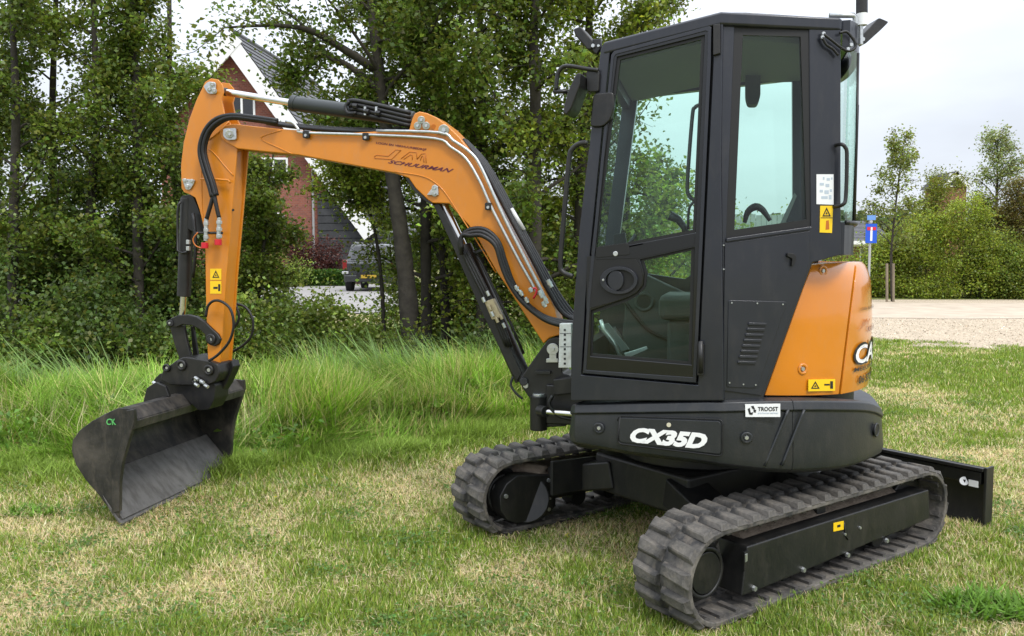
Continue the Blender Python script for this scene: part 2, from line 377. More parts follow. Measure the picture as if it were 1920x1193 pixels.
M_road = mat('sandy_gravel_road', (.52, .435, .33), .95, col2=(.37, .30, .225), vscale=1.3, bump=.4, bscale=40)
M_pave = mat('driveway_paving', (.30, .285, .27), .9, col2=(.22, .21, .20), vscale=2, bump=.3, bscale=10)
def strip(name, pts_l, pts_r, m, dz):
    V = []; Fc = []
    for (a0, b0) in zip(pts_l, pts_r):
        for k in range(7):
            t = k / 6; x = a0[0] * (1 - t) + b0[0] * t; y = a0[1] * (1 - t) + b0[1] * t; V.append(Vector((x, y, float(ter(x, y)) + dz)))
    for i in range(len(pts_l) - 1):
        for k in range(6): a0 = i * 7 + k; Fc.append((a0, a0 + 1, a0 + 8, a0 + 7))
    o = mk(name, V, Fc, m); o['kind'] = 'structure'; return o
xr = list(np.linspace(4.2, 60, 24))
strip('road', [(x, 20.9 + .25 * math.sin(x * .9) + (x - 4) * .02) for x in xr], [(x, 28.6 + .3 * math.sin(x * .7)) for x in xr], M_road, .008)
xd = list(np.linspace(-26, -3.0, 20))
strip('driveway', [(x, 20) for x in xd], [(x, 36.5) for x in xd], M_pave, .03)

# ------------------------------------------------------------------ EXCAVATOR
ex = thing('mini_excavator', (O.x, O.y, 0), 'orange and black mini excavator on rubber tracks parked on the lawn', 'excavator')
bm_ = bmesh.new(); bmesh.ops.create_cone(bm_, cap_ends=True, segments=6, radius1=1, radius2=.85, depth=1); BOLT = bpy.data.meshes.new('bolt'); bm_.to_mesh(BOLT); bm_.free(); BOLT.materials.append(M_zn)
def bolt(u, v, pl, r, parent, off=.004, name='bolt'):
    P = pl.off(off); M = frame(unp(u, v, P), P.n) @ Matrix.Diagonal((r, r, r * .9, 1)); return inst(name, BOLT, M, parent)
def ringg(c, n, r0, r1, h, seg=28, up=Zv, sx=1.0):
    M = frame(c, n, up); V = []; Fc = []
    prof = [(r0, 0), (r0, h * .7), (r0 + (r1 - r0) * .2, h), (r1 - (r1 - r0) * .2, h), (r1, h * .6), (r1, 0)]
    for k in range(seg):
        a = 2 * math.pi * k / seg
        for (r_, z_) in prof: V.append(M @ Vector((r_ * math.cos(a) * sx, r_ * math.sin(a), z_)))
    m = len(prof)
    for k in range(seg):
        for j in range(m): a0 = k * m + j; a1 = k * m + (j + 1) % m; b0 = ((k + 1) % seg) * m + j; b1 = ((k + 1) % seg) * m + (j + 1) % m; Fc.append((a0, a1, b1, b0))
    return V, Fc
# text: a font curve turned to a mesh, then laid on a surface
def text2d(s, shear=0., bold=.0, extr=.0):
    cu = bpy.data.curves.new('t', 'FONT'); cu.body = s; cu.size = 1; cu.shear = shear; cu.offset = bold; cu.resolution_u = 3
    o = bpy.data.objects.new('t', cu); C.objects.link(o); bpy.context.view_layer.update()
    me_ = bpy.data.meshes.new_from_object(o.evaluated_get(bpy.context.evaluated_depsgraph_get()))
    V = [(v.co.x, v.co.y) for v in me_.vertices]; Fc = [tuple(p.vertices) for p in me_.polygons]
    bpy.data.objects.remove(o); bpy.data.curves.remove(cu); bpy.data.meshes.remove(me_)
    xs_ = [p[0] for p in V]; ys_ = [p[1] for p in V]; x0, x1, y0, y1 = min(xs_), max(xs_), min(ys_), max(ys_)
    return [((x - x0) / (x1 - x0), (y - y0) / (y1 - y0)) for x, y in V], Fc
def text(s, quad, pl, m, parent, off=.004, shear=0., bold=0., name='lettering', lift=.0012, label=None):
    """quad px: top-left, top-right, bottom-right, bottom-left"""
    V2, Fc = text2d(s, shear, bold); a, b, c, d = [unp(u, v, pl.off(off)) for u, v in quad]
    V = [(d * (1 - x) + c * x) * (1 - y) + (a * (1 - x) + b * x) * y for x, y in V2]
    n = len(V); V += [p + pl.n * lift for p in V]; Fc = [tuple(reversed(f)) for f in Fc] + [tuple(i + n for i in f) for f in Fc]
    me_ = bpy.data.meshes.new(name); me_.from_pydata([tuple(p - ROOT) for p in V], [], Fc); me_.materials.append(m)
    o = bpy.data.objects.new(name, me_); C.objects.link(o); o.parent = parent
    if label: o['label'] = label
    return o

# ---- undercarriage
W, TW, TL, TR = .87, .30, 1.603, .2166
RB, RI = .196, .174
per = 2 * TL + 2 * math.pi * RB
def tpath(s, r):
    s = s % per; a = TL; b = math.pi * RB
    sag = lambda x: .004
    if s < a: x = -TL / 2 + s; return (x, TR + r + sag(x)), (1, 0)
    s -= a
    if s < b: th = math.pi / 2 - s / RB; return (TL / 2 + r * math.cos(th), TR + r * math.sin(th)), (math.sin(th), -math.cos(th))
    s -= b
    if s < a: return (TL / 2 - s, TR - r), (-1, 0)
    s -= a
    th = -math.pi / 2 - s / RB; return (-TL / 2 + r * math.cos(th), TR + r * math.sin(th)), (math.sin(th), -math.cos(th))
def taper_lug(w, l, h):   
    # one tread block: stepped, chevron sided; x along travel, y across, z out
    b_ = [(-l / 2, 0), (l / 2, 0), (l / 2 + .020, w), (-l / 2 + .012, w)]
    t_ = [(-l / 2 + .010, .012), (l / 2 - .010, .006), (l / 2 + .006, w - .012), (-l / 2 + .020, w - .022)]
    V = [(x, y, -.004) for x, y in b_] + [(x, y, h) for x, y in t_]
    me_ = bpy.data.meshes.new('track_lug'); me_.from_pydata(V, [], [(3, 2, 1, 0), (4, 5, 6, 7), (0, 1, 5, 4), (1, 2, 6, 5), (2, 3, 7, 6), (3, 0, 4, 7)])
    bm = bmesh.new(); bm.from_mesh(me_); bmesh.ops.bevel(bm, geom=bm.edges[:], offset=.0045, segments=1, affect='EDGES', profile=.6); bmesh.ops.recalc_face_normals(bm, faces=bm.faces); bm.to_mesh(me_); bm.free()
    me_.materials.append(M_rub); return me_
LUG = taper_lug(.150, .064, .024)
v_, f_ = boxg(Vector((0, 0, 0)), Vector((1, 0, 0)), Vector((0, 1, 0)), Zv, .013, .050, .007)
RIB = bpy.data.meshes.new('drive_rib'); RIB.from_pydata([tuple(p) for p in v_], [], f_); RIB.materials.append(M_rub2)
NL = 44
for side in (1, -1):
    yc = side * (W - TW / 2)
    tb = None; V = []; Fc = []; ns = 176
    for i in range(ns):
        s = per * i / ns; (xo, zo), _ = tpath(s, RB); (xi, zi), _ = tpath(s, RI)
        for (x, z, y) in ((xo, zo, -TW / 2), (xo, zo, TW / 2), (xi, zi, TW / 2), (xi, zi, -TW / 2)): V.append(U(x, yc + y, z))
    for i in range(ns):
        for j in range(4): a0 = i * 4 + j; a1 = i * 4 + (j + 1) % 4; b0 = ((i + 1) % ns) * 4 + j; b1 = ((i + 1) % ns) * 4 + (j + 1) % 4; Fc.append((a0, a1, b1, b0))
    tb = mk('rubber_track', V, Fc, M_rub, ex, bevel=.006, seg=2)
    for i in range(NL):
        for h in (0, 1):
            s = per * (i + .5 * h) / NL; (x, z), (tx, tz) = tpath(s, RB)
            T = UF * tx + Zv * tz; Nn = (-UF * tz + Zv * tx)
            if Nn.dot((U(x, 0, z) - U(max(-TL / 2, min(TL / 2, x)), 0, TR))) < 0: Nn = -Nn
            Y = UN * (1 if h else -1)
            X = Y.cross(Nn)
            M = Matrix((X, Y, Nn)).transposed().to_4x4(); M.translation = U(x, yc + (.004 if h else -.004), z)
            inst('track_lug', LUG, M, tb)
        s = per * (i + .25) / NL; (x, z), (tx, tz) = tpath(s, RI - .006); T = UF * tx + Zv * tz; Nn = T.cross(UN)
        for yy in (-.080, .080):
            M = Matrix((T, UN, Nn)).transposed().to_4x4(); M.translation = U(x, yc + yy, z); inst('drive_rib', RIB, M, tb)
    # frame of this side
    tf = bbox_b('track_frame', -.60, .52, yc - .085, yc + .085, .13, .285, M_bk2, ex, .01, U)
    tc_ = bbox_b('frame_top_mud', -.50, .44, yc - .06, yc + .06, .286, .300, M_mud, tf, .004, U)
    wq = [U(-.66, yc + .125, .262), U(-.66, yc + .02, .335), U(-.66, yc - .05, .335), U(-.66, yc - .09, .25)]
    V, Fc = prism_g(wq, UF * 1.22); mk('muddy_slope_plate', V, Fc, M_mud, tf, bevel=.004)
    for x in (-.50, -.25, 0, .25, .48):
        V, Fc = tubeg([U(x, yc - .055, .105), U(x, yc + .055, .105)], .055, 20); mk('track_roller', V, Fc, M_bk, tf, bevel=.006)
    V, Fc = tubeg([U(-.02, yc - .05, .325), U(-.02, yc + .05, .325)], .035, 16); mk('carrier_roller', V, Fc, M_bk, tf, bevel=.004)
    idl = cyl('idler_wheel', U(-TL / 2, yc - .035, TR), U(-TL / 2, yc + .035, TR), .150, M_bk2, ex, 32, .01)
    spr = cyl('drive_sprocket', U(TL / 2, yc - .02, TR), U(TL / 2, yc + .02, TR), .140, M_bk2, ex, 32, .005)
    for k in range(11):
        th = 2 * math.pi * k / 11; T = UF * math.cos(th) + Zv * math.sin(th); S = UF * -math.sin(th) + Zv * math.cos(th)
        M = Matrix((T, S, T.cross(S))).transposed().to_4x4(); M.translation = U(TL / 2 + .148 * math.cos(th), yc, TR + .148 * math.sin(th)); inst('sprocket_tooth', RIB, M, spr)
    hub = cyl('motor_hub', U(TL / 2, yc - .02, TR), U(TL / 2, yc + .055, TR), .112, M_bk, ex, 36, .006)
    V, Fc = ringg(U(TL / 2, yc + .055, TR), UN, .092, .110, .012, 36); mk('hub_rim', V, Fc, M_bk2, hub, smooth=True)
    cyl('hub_cap', U(TL / 2, yc + .055, TR), U(TL / 2, yc + .068, TR), .088, M_bk, hub, 36, .004)
    if side > 0:
        P = plu(yc + .13)
        cv = plate('frame_side_cover', [(1402, 1025), (1470, 1003), (1742, 918), (1744, 972), (1700, 992), (1640, 1015), (1500, 1075), (1420, 1108), (1391, 1119)], P, .20, M_bk2, ex, bevel=.008)
        for (u, v) in ((1663, 1014), (1590, 1041), (1507, 1069), (1415, 1104)): bolt(u, v, P, .013, cv, .006)
        for (u, v) in ((1585, 1002), (1613, 990)): bolt(u, v, P, .008, cv)
        plate('yellow_label', [(1563, 981), (1582, 977), (1582, 993), (1563, 997)], P, .002, M_yel, cv, off=.003, bevel=0)
        plate('label_mark', [(1570, 985), (1576, 983.5), (1576, 988), (1570, 989.5)], P, .001, M_ink, cv, off=.004, bevel=0)
        plate('slot_frame', [(1396, 1036), (1404, 1032), (1404, 1066), (1396, 1070)], P, .01, M_bk, cv, off=.004, bevel=.001)
        plate('grease_slot', [(1398, 1040), (1402, 1038), (1402, 1052), (1398, 1055)], P, .01, M_zn, cv, off=.008, bevel=.001)
        tube('cover_weld_line', [unp(u, v, P.off(.003)) for u, v in ((1583, 980), (1585, 1003), (1590, 1012))], .003, M_bk, cv, 6)
    else:
        P = plu(yc + .155)
        cv = plate('drive_cover', [(1036, 891), (1036, 965), (971, 982), (951, 976), (939, 957), (938, 931), (950, 908), (971, 892)], P, .10, M_bk2, ex, bevel=.006)
        for (u, v, r_) in ((1029, 901, .012), (1029, 955, .013), (949, 931, .013), (1031, 935, .008)): bolt(u, v, P, r_, cv, .005)
        V, Fc = ringg(unp(985, 935, P.off(-.045)), UN, .120, .138, .02, 40); mk('cover_ring', V, Fc, M_bk, cv, smooth=True)
        cyl('drive_housing', unp(985, 935, P.off(-.13)), unp(985, 935, P.off(-.03)), .135, M_bk2, ex, 36, .01)
# blade
mbV = []; prof = [(-1.400, .345), (-1.425, .30), (-1.440, .22), (-1.440, .13), (-1.425, .05), (-1.410, .012)]
prof2 = [(x - .016, z) for x, z in prof]
ring = prof + prof2[::-1]
for y in (-.87, .87): mbV += [U(x, y, z) for x, z in ring]
nr_ = len(ring); Fc = [tuple(range(nr_)), tuple(range(2 * nr_ - 1, nr_ - 1, -1))] + [(i, (i + 1) % nr_, (i + 1) % nr_ + nr_, i + nr_) for i in range(nr_)]
bl = mk('dozer_blade', mbV, Fc, M_bk2, ex, bevel=.003)
bbox_b('top_rail', -1.425, -1.375, -.87, .87, .325, .345, M_bk2, bl, .004, U)
bbox_b('stiffener_beam', -1.432, -1.392, -.87, .855, .245, .318, M_bk2, bl, .006, U)
for y in (-.88, .88): bbox_b('blade_end_plate', -1.47, -1.385, y - .008, y + .008, .0, .350, M_bk2, bl, .004, U)
bbox_b('cutting_edge', -1.462, -1.430, -.86, .86, .0, .05, M_edge, bl, .003, U)
for y in (-.22, .22): boxo('push_arm', U(-.95, y, .23), (U(-1.42, y, .18) - U(-.48, y, .28)).normalized(), UN, Zv, .47, .035, .045, M_bk2, ex, .006)
cyl('blade_ram', U(-.45, 0, .34), U(-.95, 0, .30), .038, M_bk, ex); cyl('blade_ram_rod', U(-.95, 0, .30), U(-1.38, 0, .25), .02, M_chr, ex)
PB = Pl(U(-1.389, 0), UF)
V, Fc = tubeg([unp(1808, 902, PB), unp(1808, 902, PB.off(.004))], .024, 20); mk('round_white_sticker', V, Fc, M_wht, bl)
plate('white_sticker', [(1816, 899), (1834, 903), (1834, 915), (1816, 911)], PB, .003, M_wht, bl, off=.004, bevel=0)
plate('sticker_mark', [(1805, 899), (1811, 900), (1809, 905), (1804, 904)], PB, .001, M_ink, bl, off=.0055, bevel=0)
# centre frame
cf = bbox_b('centre_frame', -.42, .42, -.34, .34, .25, .46, M_bk2, ex, .02, U)
for sx in (-1, 1):
    for sy in (-1, 1):
        a0 = U(.34 * sx, .22 * sy, .36); b0 = U((.46 if sx > 0 else .40) * sx, .60 * sy, .27)
        ax = (b0 - a0).normalized(); ay = Zv.cross(ax).normalized(); az = ax.cross(ay)
        boxo('frame_leg', (a0 + b0) / 2, ax, ay, az, (b0 - a0).length / 2, .10, .075, M_bk2, ex, .012)
PFr = plu(-.36)
plate('front_cross_plate', [(1036, 866), (1150, 852), (1330, 868), (1330, 960), (1222, 912), (1155, 896), (1110, 915), (1036, 930)], PFr, .02, M_bk2, ex, bevel=.003)
cyl('slew_ring', B(0, 0, .46), B(0, 0, .58), .40, M_bk, ex, 40, .01)
def lump(name, c, r, m, parent, seed, sc3=(1, 1, 1), amp=.25):
    bm = bmesh.new(); bmesh.ops.create_icosphere(bm, subdivisions=3, radius=1); rg = np.random.default_rng(seed); g = VNoise(seed)
    for v in bm.verts:
        k = 1 + amp * (float(g(np.array(v.co.x * 1.3 + 3), np.array(v.co.y * 1.3 + v.co.z * 1.9 + 5), 1.6, 3)) - .5) * 2
        v.co = Vector((v.co.x * sc3[0], v.co.y * sc3[1], v.co.z * sc3[2])) * r * k
    me_ = bpy.data.meshes.new(name); bm.to_mesh(me_); bm.free(); me_.materials.append(m); me_.shade_smooth()
    o = bpy.data.objects.new(name, me_); C.objects.link(o); o.parent = parent; o.location = c - ROOT; return o
lump('mud_clod', unp(1250, 914, plu(-.02)), .085, M_mud, cf, 4, (1.15, .7, .62), .45)
lump('mud_clod', unp(985, 880, plu(-.70)), .11, M_mud, ex, 5, (1.15, .6, .42), .35)

# ---- upper body: skirt and counterweight
def stations(a0, a1, n, r=.93): return [(r * math.cos(R(a0 + (a1 - a0) * i / (n - 1))), r * math.sin(R(a0 + (a1 - a0) * i / (n - 1)))) for i in range(n)]
front = [(.555, .40), (.56, .70), (.55, .775), (.52, .815), (.25, .865), (-.07, .915)]
arc = stations(98, 262, 42)
end = [(.25, -.88), (.52, -.80), (.555, -.70), (.555, -.35)]
path = front + arc + end
def vt(tab, u): return float(np.interp(u, [t_[0] for t_ in tab], [t_[1] for t_ in tab]))
TOPT = [(1068, 757), (1300, 753), (1475, 749), (1570, 750), (1640, 752), (1666, 772)]
BOTT = [(1068, 837), (1150, 853), (1330, 875), (1430, 889), (1500, 892), (1600, 883), (1645, 864), (1666, 850)]
st = []
for i, (x, y) in enumerate(path):
    p = B(x, y); u, _ = proj(p.x, p.y, .8)
    vis = y > 0 or x < -.9
    if y > -.05: zt = gz(u, vt(TOPT, u), p.y); zb = gz(u, vt(BOTT, u), p.y)
    else: zt, zb = .80, .53
    st.append([x, y, zt, zb])
# smooth heights
for k in range(3):
    for j in (2, 3):
        a_ = [s_[j] for s_ in st]
        for i in range(6, len(st) - 1): st[i][j] = (a_[i - 1] + a_[i] + a_[i + 1]) / 3
def skirt(name, i0, i1, m, out_=0., parent=None, capz=True):
    V = []; Fc = []; sub = st[i0:i1 + 1]; nprof = 9
    for k, (x, y, zt, zb) in enumerate(sub):
        a0 = Vector(path[max(i0 + k - 1, 0)]); b0 = Vector(path[min(i0 + k + 1, len(path) - 1)]); t = (b0 - a0).normalized(); n = Vector((t.y, -t.x))
        if n.dot(Vector((x, y))) < 0: n = -n
        for (ins, z) in ((.36, zt - .004), (.030, zt), (.010, zt - .008), (.0, zt - .045), (.010, zt - .052), (-.003, zb + .060), (.006, zb + .022), (.040, zb), (.34, zb + .02)):
            q_ = Vector((x, y)) - n * (ins - out_); V.append(B(q_.x, q_.y, z))
    for k in range(len(sub) - 1):
        for j in range(nprof - 1): a1 = k * nprof + j; Fc.append((a1, a1 + 1, a1 + 1 + nprof, a1 + nprof))
    Fc.append(tuple(range(nprof))); Fc.append(tuple(range((len(sub) - 1) * nprof, len(sub) * nprof)))
    return mk(name, V, Fc, m, parent or ex, bevel=.006, seg=2)
# index where the counterweight starts
ci = [i for i, s_ in enumerate(st) if proj(*B(s_[0], s_[1], .7))[0] > 1484][0]
ei = [i for i, (x, y) in enumerate(path) if y < -.75][0]
sk = skirt('side_skirt', 0, ci, M_sk); cw = skirt('counterweight', ci, ei, M_sk, .0); sk2 = skirt('side_skirt', ei, len(path) - 1, M_sk)
bbox_b('deck_plate', -.38, .52, -.76, .74, .68, .835, M_bk, ex, .01)
# planes tangent to the skirt where details sit
PS = plv(B(.52, .815), B(-.07, .915)).off(.004)
cyl('belly_plate', B(0, 0, .565), B(0, 0, .60), .58, M_bk2, ex, 48, .01)
hp = plate('hatch_panel', [(1160, 783), (1352, 790), (1352, 853), (1160, 829)], PS, .012, M_sk, sk, off=.006, bevel=.004, smooth_px=8)
hp_e = tube('hatch_edge', [unp(u, v, PS.off(.005)) for u, v in rounded([(1158, 780), (1355, 787), (1355, 856), (1158, 832)], 9)] + [unp(1163, 780, PS.off(.005))], .003, M_seal, sk, 6)
text('CX35D', [(1185, 801), (1328, 813), (1323, 843), (1180, 829)], PS, M_ltr, hp, .009, shear=.22, bold=.06, lift=.003)
cyl('hatch_lock', unp(1254, 797, PS.off(.006)), unp(1254, 797, PS.off(.012)), .010, M_cream, hp, 16, .001)
PS2 = plv(B(-.07, .915), B(-.33, .87)).off(.004)
for (u, v, pl_) in ((1123, 803, PS), (1400, 821, PS2.off(.012))):
    V, Fc = ringg(unp(u, v, pl_), pl_.n, .014, .026, .006, 24); mk('bolt_recess', V, Fc, M_sk, sk, smooth=True)
    V, Fc = tubeg([unp(u, v, pl_.off(-.01)), unp(u, v, pl_.off(.003))], .015, 20); mk('bolt_well_shade', V, Fc, M_seal, sk)  # solid black disc puts the shade of the recess into colour
    bolt(u, v, pl_, .010, sk, .008)
tr_ = plate('dealer_sticker', [(1397, 758), (1463, 757), (1463, 782), (1398, 782)], PS2, .002, M_wht, sk, off=.010, bevel=0)
text('TROOST', [(1421, 763), (1459, 763), (1459, 771), (1421, 771)], PS2, M_ink, tr_, .0105, bold=.02)
for q_ in ([(1402, 767), (1406, 765), (1408, 776), (1404, 774)], [(1408, 762), (1413, 761), (1416, 768), (1411, 767)], [(1413, 768), (1418, 769), (1417, 774), (1413, 773)], [(1404, 775), (1412, 773), (1411, 778), (1406, 778)]):
    plate('logo_mark', q_, PS2, .001, M_ink, tr_, off=.0115, bevel=0)
text('grondverzet machines', [(1421, 773), (1459, 773), (1459, 777), (1421, 777)], PS2, M_gr2, tr_, .0105)
def oncyl(u, v, r_):
    r0 = ray(u, v); ox, oy = EYE.x - O.x, EYE.y - O.y; a_ = r0.x ** 2 + r0.y ** 2; b_ = 2 * (ox * r0.x + oy * r0.y); c_ = ox * ox + oy * oy - r_ * r_
    D = b_ * b_ - 4 * a_ * c_; t = (-b_ - math.sqrt(max(D, 0))) / (2 * a_); return EYE + r0 * t
for (u0, u1, r_) in ((1478, 1434, .929), (1508, 1466, .935)):
    tube('seam_ridge', [oncyl(u0 + (u1 - u0) * k / 9, 768 + (874 - 768) * k / 9, r_) for k in range(10)], .0065, M_sk, sk, 8)
# tie-down ring on the counterweight, black disc painting the shade of its hole
def oncyl(u, v, r_):
    r0 = ray(u, v); ox, oy = EYE.x - O.x, EYE.y - O.y; a_ = r0.x ** 2 + r0.y ** 2; b_ = 2 * (ox * r0.x + oy * r0.y); c_ = ox * ox + oy * oy - r_ * r_
    D = b_ * b_ - 4 * a_ * c_; t = (-b_ - math.sqrt(max(D, 0))) / (2 * a_); return EYE + r0 * t
pc = oncyl(1641, 806, .93); nn = Vector((pc.x - O.x, pc.y - O.y, 0)).normalized()
V, Fc = ringg(pc + nn * .004, nn, .026, .034, .006, 24); mk('tie_down_ring', V, Fc, M_cw, cw, smooth=True)
V, Fc = tubeg([pc - nn * .02, pc + nn * .008], .026, 24); mk('tie_down_hole_shade', V, Fc, M_seal, cw)

# ---- orange engine covers, on a barrel whose radius changes a little with height
RV = [(488, .800), (495, .822), (505, .836), (530, .853), (600, .864), (700, .862), (745, .855)]
def cyl_coord(u, v):
    p = oncyl(u, v, vt(RV, v)); return math.atan2(p.y - O.y, p.x - O.x), p.z, vt(RV, v)
def barrel(name, left, right, m, nrow=14, ncol=8, th=.03, off=0., end_ang=None, vs_=None):
    V = []; Fc = []
    for i in range(nrow):
        t = i / (nrow - 1); t = t ** 1.3
        ul, vl = left[0][0] + (left[1][0] - left[0][0]) * t, left[0][1] + (left[1][1] - left[0][1]) * t
        th0, z0, r0 = cyl_coord(ul, vl)
        if right: th1, z1, r1 = cyl_coord(right[0][0] + (right[1][0] - right[0][0]) * t, right[0][1] + (right[1][1] - right[0][1]) * t)
        else: th1, z1, r1 = end_ang, z0, r0
        for k in (0, 1):
            for j in range(ncol):
                s = j / (ncol - 1); a_ = th0 + (th1 - th0) * s; r_ = r0 + (r1 - r0) * s + off - k * th; z = z0 + (z1 - z0) * s
                V.append(Vector((O.x + r_ * math.cos(a_), O.y + r_ * math.sin(a_), z)))
    rw = 2 * ncol
    for i in range(nrow - 1):
        for j in range(ncol - 1):
            a0 = i * rw + j; Fc.append((a0, a0 + 1, a0 + rw + 1, a0 + rw)); b0 = a0 + ncol; Fc.append((b0, b0 + rw, b0 + rw + 1, b0 + 1))
        for j in (0, ncol - 1): a0 = i * rw + j; Fc.append((a0, a0 + rw, a0 + rw + ncol, a0 + ncol))
    for i in (0, nrow - 1):
        for j in range(ncol - 1): a0 = i * rw + j; Fc.append((a0, a0 + 1, a0 + 1 + ncol, a0 + ncol))
    return mk(name, V, Fc, m, ex, bevel=.004, seg=2)
ep = barrel('engine_side_panel', ((1523, 495), (1434, 742)), ((1604, 491), (1573, 740)), M_org, 16, 12, .03)
ec = barrel('engine_rear_cover', ((1608, 491), (1577, 740)), None, M_org, 18, 30, .03, end_ang=R(62))
top_z = gz(1600, 490, O.y - .75)
tp = [Vector((O.x + .80 * math.cos(a_), O.y + .80 * math.sin(a_), 0)) for a_ in np.linspace(R(-57), R(29), 24)]
V, Fc = prism_g([Vector((p.x, p.y, top_z - .008)) for p in tp], Vector((0, 0, -.03))); mk('engine_top_cover', V, Fc, M_org, ec, bevel=.006)
tp = [Vector((O.x + .79 * math.cos(a_), O.y + .79 * math.sin(a_), .79)) for a_ in np.linspace(R(-86), R(58), 30)]
V, Fc = prism_g(tp, Vector((0, 0, .55))); mk('engine_bay', V, Fc, M_seal, ex)
def tang(u, v):
    p = oncyl(u, v, vt(RV, v)); n_ = Vector((p.x - O.x, p.y - O.y, 0)).normalized(); return Pl(p, n_)
for (u, v) in ((1543, 508), (1505, 692)):
    T = tang(u, v); V, Fc = ringg(T.p, T.n, .014, .026, .005, 24); mk('bolt_recess', V, Fc, M_org, ep, smooth=True); bolt(u, v, T, .011, ep, .005)
T = tang(1541, 722); ys_ = plate('yellow_warning_sticker', [(1516, 712), (1566, 711), (1566, 733), (1516, 734)], T, .004, M_yel, ep, off=.006, bevel=0)
def warn_tri(quad, pl_, off, parent):
    a, b, c, d = [Vector(p) for p in quad]   # bounding px quad tl,tr,br,bl
    ap = (a + b) / 2; o_ = [(ap.x, ap.y), tuple(c), tuple(d)]; cc = (Vector(o_[0]) + Vector(o_[1]) + Vector(o_[2])) / 3
    inn = [tuple(cc + (Vector(p) - cc) * .62) for p in o_]
    plate('warning_triangle', o_, pl_, .001, M_ink, parent, holes=[inn], off=off, bevel=0)
    dt = [tuple(cc + (Vector(p) - cc) * .25) for p in o_]; plate('warning_symbol', dt, pl_, .001, M_ink, parent, off=off, bevel=0)
warn_tri([(1521, 715), (1537, 715), (1537, 729), (1521, 729)], T, .0075, ys_)
plate('hand_symbol', [(1546, 720), (1556, 720), (1556, 723), (1546, 723)], T, .001, M_ink, ys_, off=.0075, bevel=0)
plate('hand_symbol', [(1557, 715), (1562, 715), (1562, 729), (1557, 729)], T, .001, M_ink, ys_, off=.0075, bevel=0)
def cyl_text(s, ul, v0, v1, wid, m, off, shear=0., bold=0., name='lettering'):
    V2, Fc = text2d(s, shear, bold); th0, _, _ = cyl_coord(ul, v0); V = []
    zt_, zb_ = cyl_coord(ul, v0)[1], cyl_coord(ul, v1)[1]
    for x, y in V2:
        vv = v1 + (v0 - v1) * y; r_ = vt(RV, vv) + off; a_ = th0 + x * wid / r_; V.append(Vector((O.x + r_ * math.cos(a_), O.y + r_ * math.sin(a_), zb_ + (zt_ - zb_) * y)))
    me_ = bpy.data.meshes.new(name); me_.from_pydata([tuple(p - ROOT) for p in V], [], Fc); me_.materials.append(m); o = bpy.data.objects.new(name, me_); C.objects.link(o); o.parent = ec; return o
cyl_text('CASE', 1599, 644, 687, .54, M_ink, .007, .1, .055)
cyl_text('CASE', 1602, 648, 683, .52, M_ltr, .0085, .1, .02)
cyl_text('MEEUWENOORD', 1599, 690, 698, .60, M_ink, .007, .1, .02)
cyl_text('06 5707 1188', 1608, 705, 720, .42, M_ink, .007, 0, .03)
cyl_text('LOON EN VERHUURBEDRIJF', 1611, 577, 584, .40, M_ink, .007)
cyl_text('SCHUURMAN', 1624, 613, 622, .30, M_red, .007, .2)
cyl_text('JM', 1609, 600, 618, .16, M_ogl, .007, .6)

# ---- cab
door_out = [(1090, 703), (1098, 560), (1143, 101), (1148, 92), (1330, 44), (1338, 47), (1337, 110), (1308, 722)]
cab_out = [(1070, 752), (1071, 640), (1086, 430), (1126, 92), (1133, 79), (1344, 24), (1356, 23), (1352, 300), (1357, 752)]
cabf = plate('cab_side_frame', cab_out, PD, .06, M_cab, ex, holes=[door_out], bevel=.005)
dr_ = plate('door', [(1093, 700), (1101, 560), (1146, 103), (1151, 96), (1329, 49), (1334, 51), (1333, 110), (1305, 718)], PD, .035, M_door, ex, holes=[
    [(1157, 107), (1321, 66), (1304, 436), (1112, 472)], [(1107, 668), (1296, 684), (1302, 464), (1200, 487), (1208, 512), (1206, 535), (1194, 550), (1175, 560), (1108, 583)]], off=.004, bevel=.004)
plate('outer_door_rim', [(1093, 700), (1101, 560), (1146, 103), (1151, 96), (1329, 49), (1334, 51), (1333, 110), (1305, 718)], PD, .008, M_cab, dr_, holes=[[(1099, 694), (1107, 560), (1151, 108), (1155, 102), (1323, 58), (1327, 60), (1326, 110), (1299, 708)]], off=.008, bevel=.002)
plate('upper_seal', [(1153, 103), (1325, 61), (1308, 440), (1108, 477)], PD, .012, M_seal, dr_, holes=[[(1163, 112), (1315, 74), (1299, 431), (1118, 466)]], off=-.004, bevel=0)
plate('lower_seal', [(1103, 673), (1300, 689), (1306, 460), (1195, 483), (1204, 515), (1190, 546), (1170, 556), (1104, 579)], PD, .012, M_seal, dr_, holes=[[(1111, 663), (1291, 678), (1296, 470), (1207, 489), (1214, 512), (1210, 538), (1194, 555), (1176, 565), (1112, 588)]], off=-.006, bevel=0)
plate('upper_window_pane', [(1155, 105), (1323, 63), (1306, 438), (1110, 475)], PD, .005, M_gl, dr_, off=-.012, bevel=0)
plate('lower_window_pane', [(1105, 671), (1298, 687), (1304, 462), (1197, 485), (1206, 514), (1192, 548), (1172, 558), (1106, 581)], PD, .005, M_gl, dr_, off=-.012, bevel=0)
plate('door_jamb', [(1080, 712), (1090, 560), (1135, 98), (1142, 84), (1330, 34), (1350, 36), (1350, 110), (1318, 735)], PD, .012, M_seal, cabf, holes=[[(1103, 690), (1110, 560), (1152, 106), (1157, 102), (1322, 58), (1326, 60), (1324, 110), (1298, 706)]], off=-.045, bevel=0)
plate('window_bar', [(1116, 476), (1303, 440), (1301, 461), (1199, 484), (1117, 487)], PD, .003, M_door, dr_, off=.0075, bevel=0)
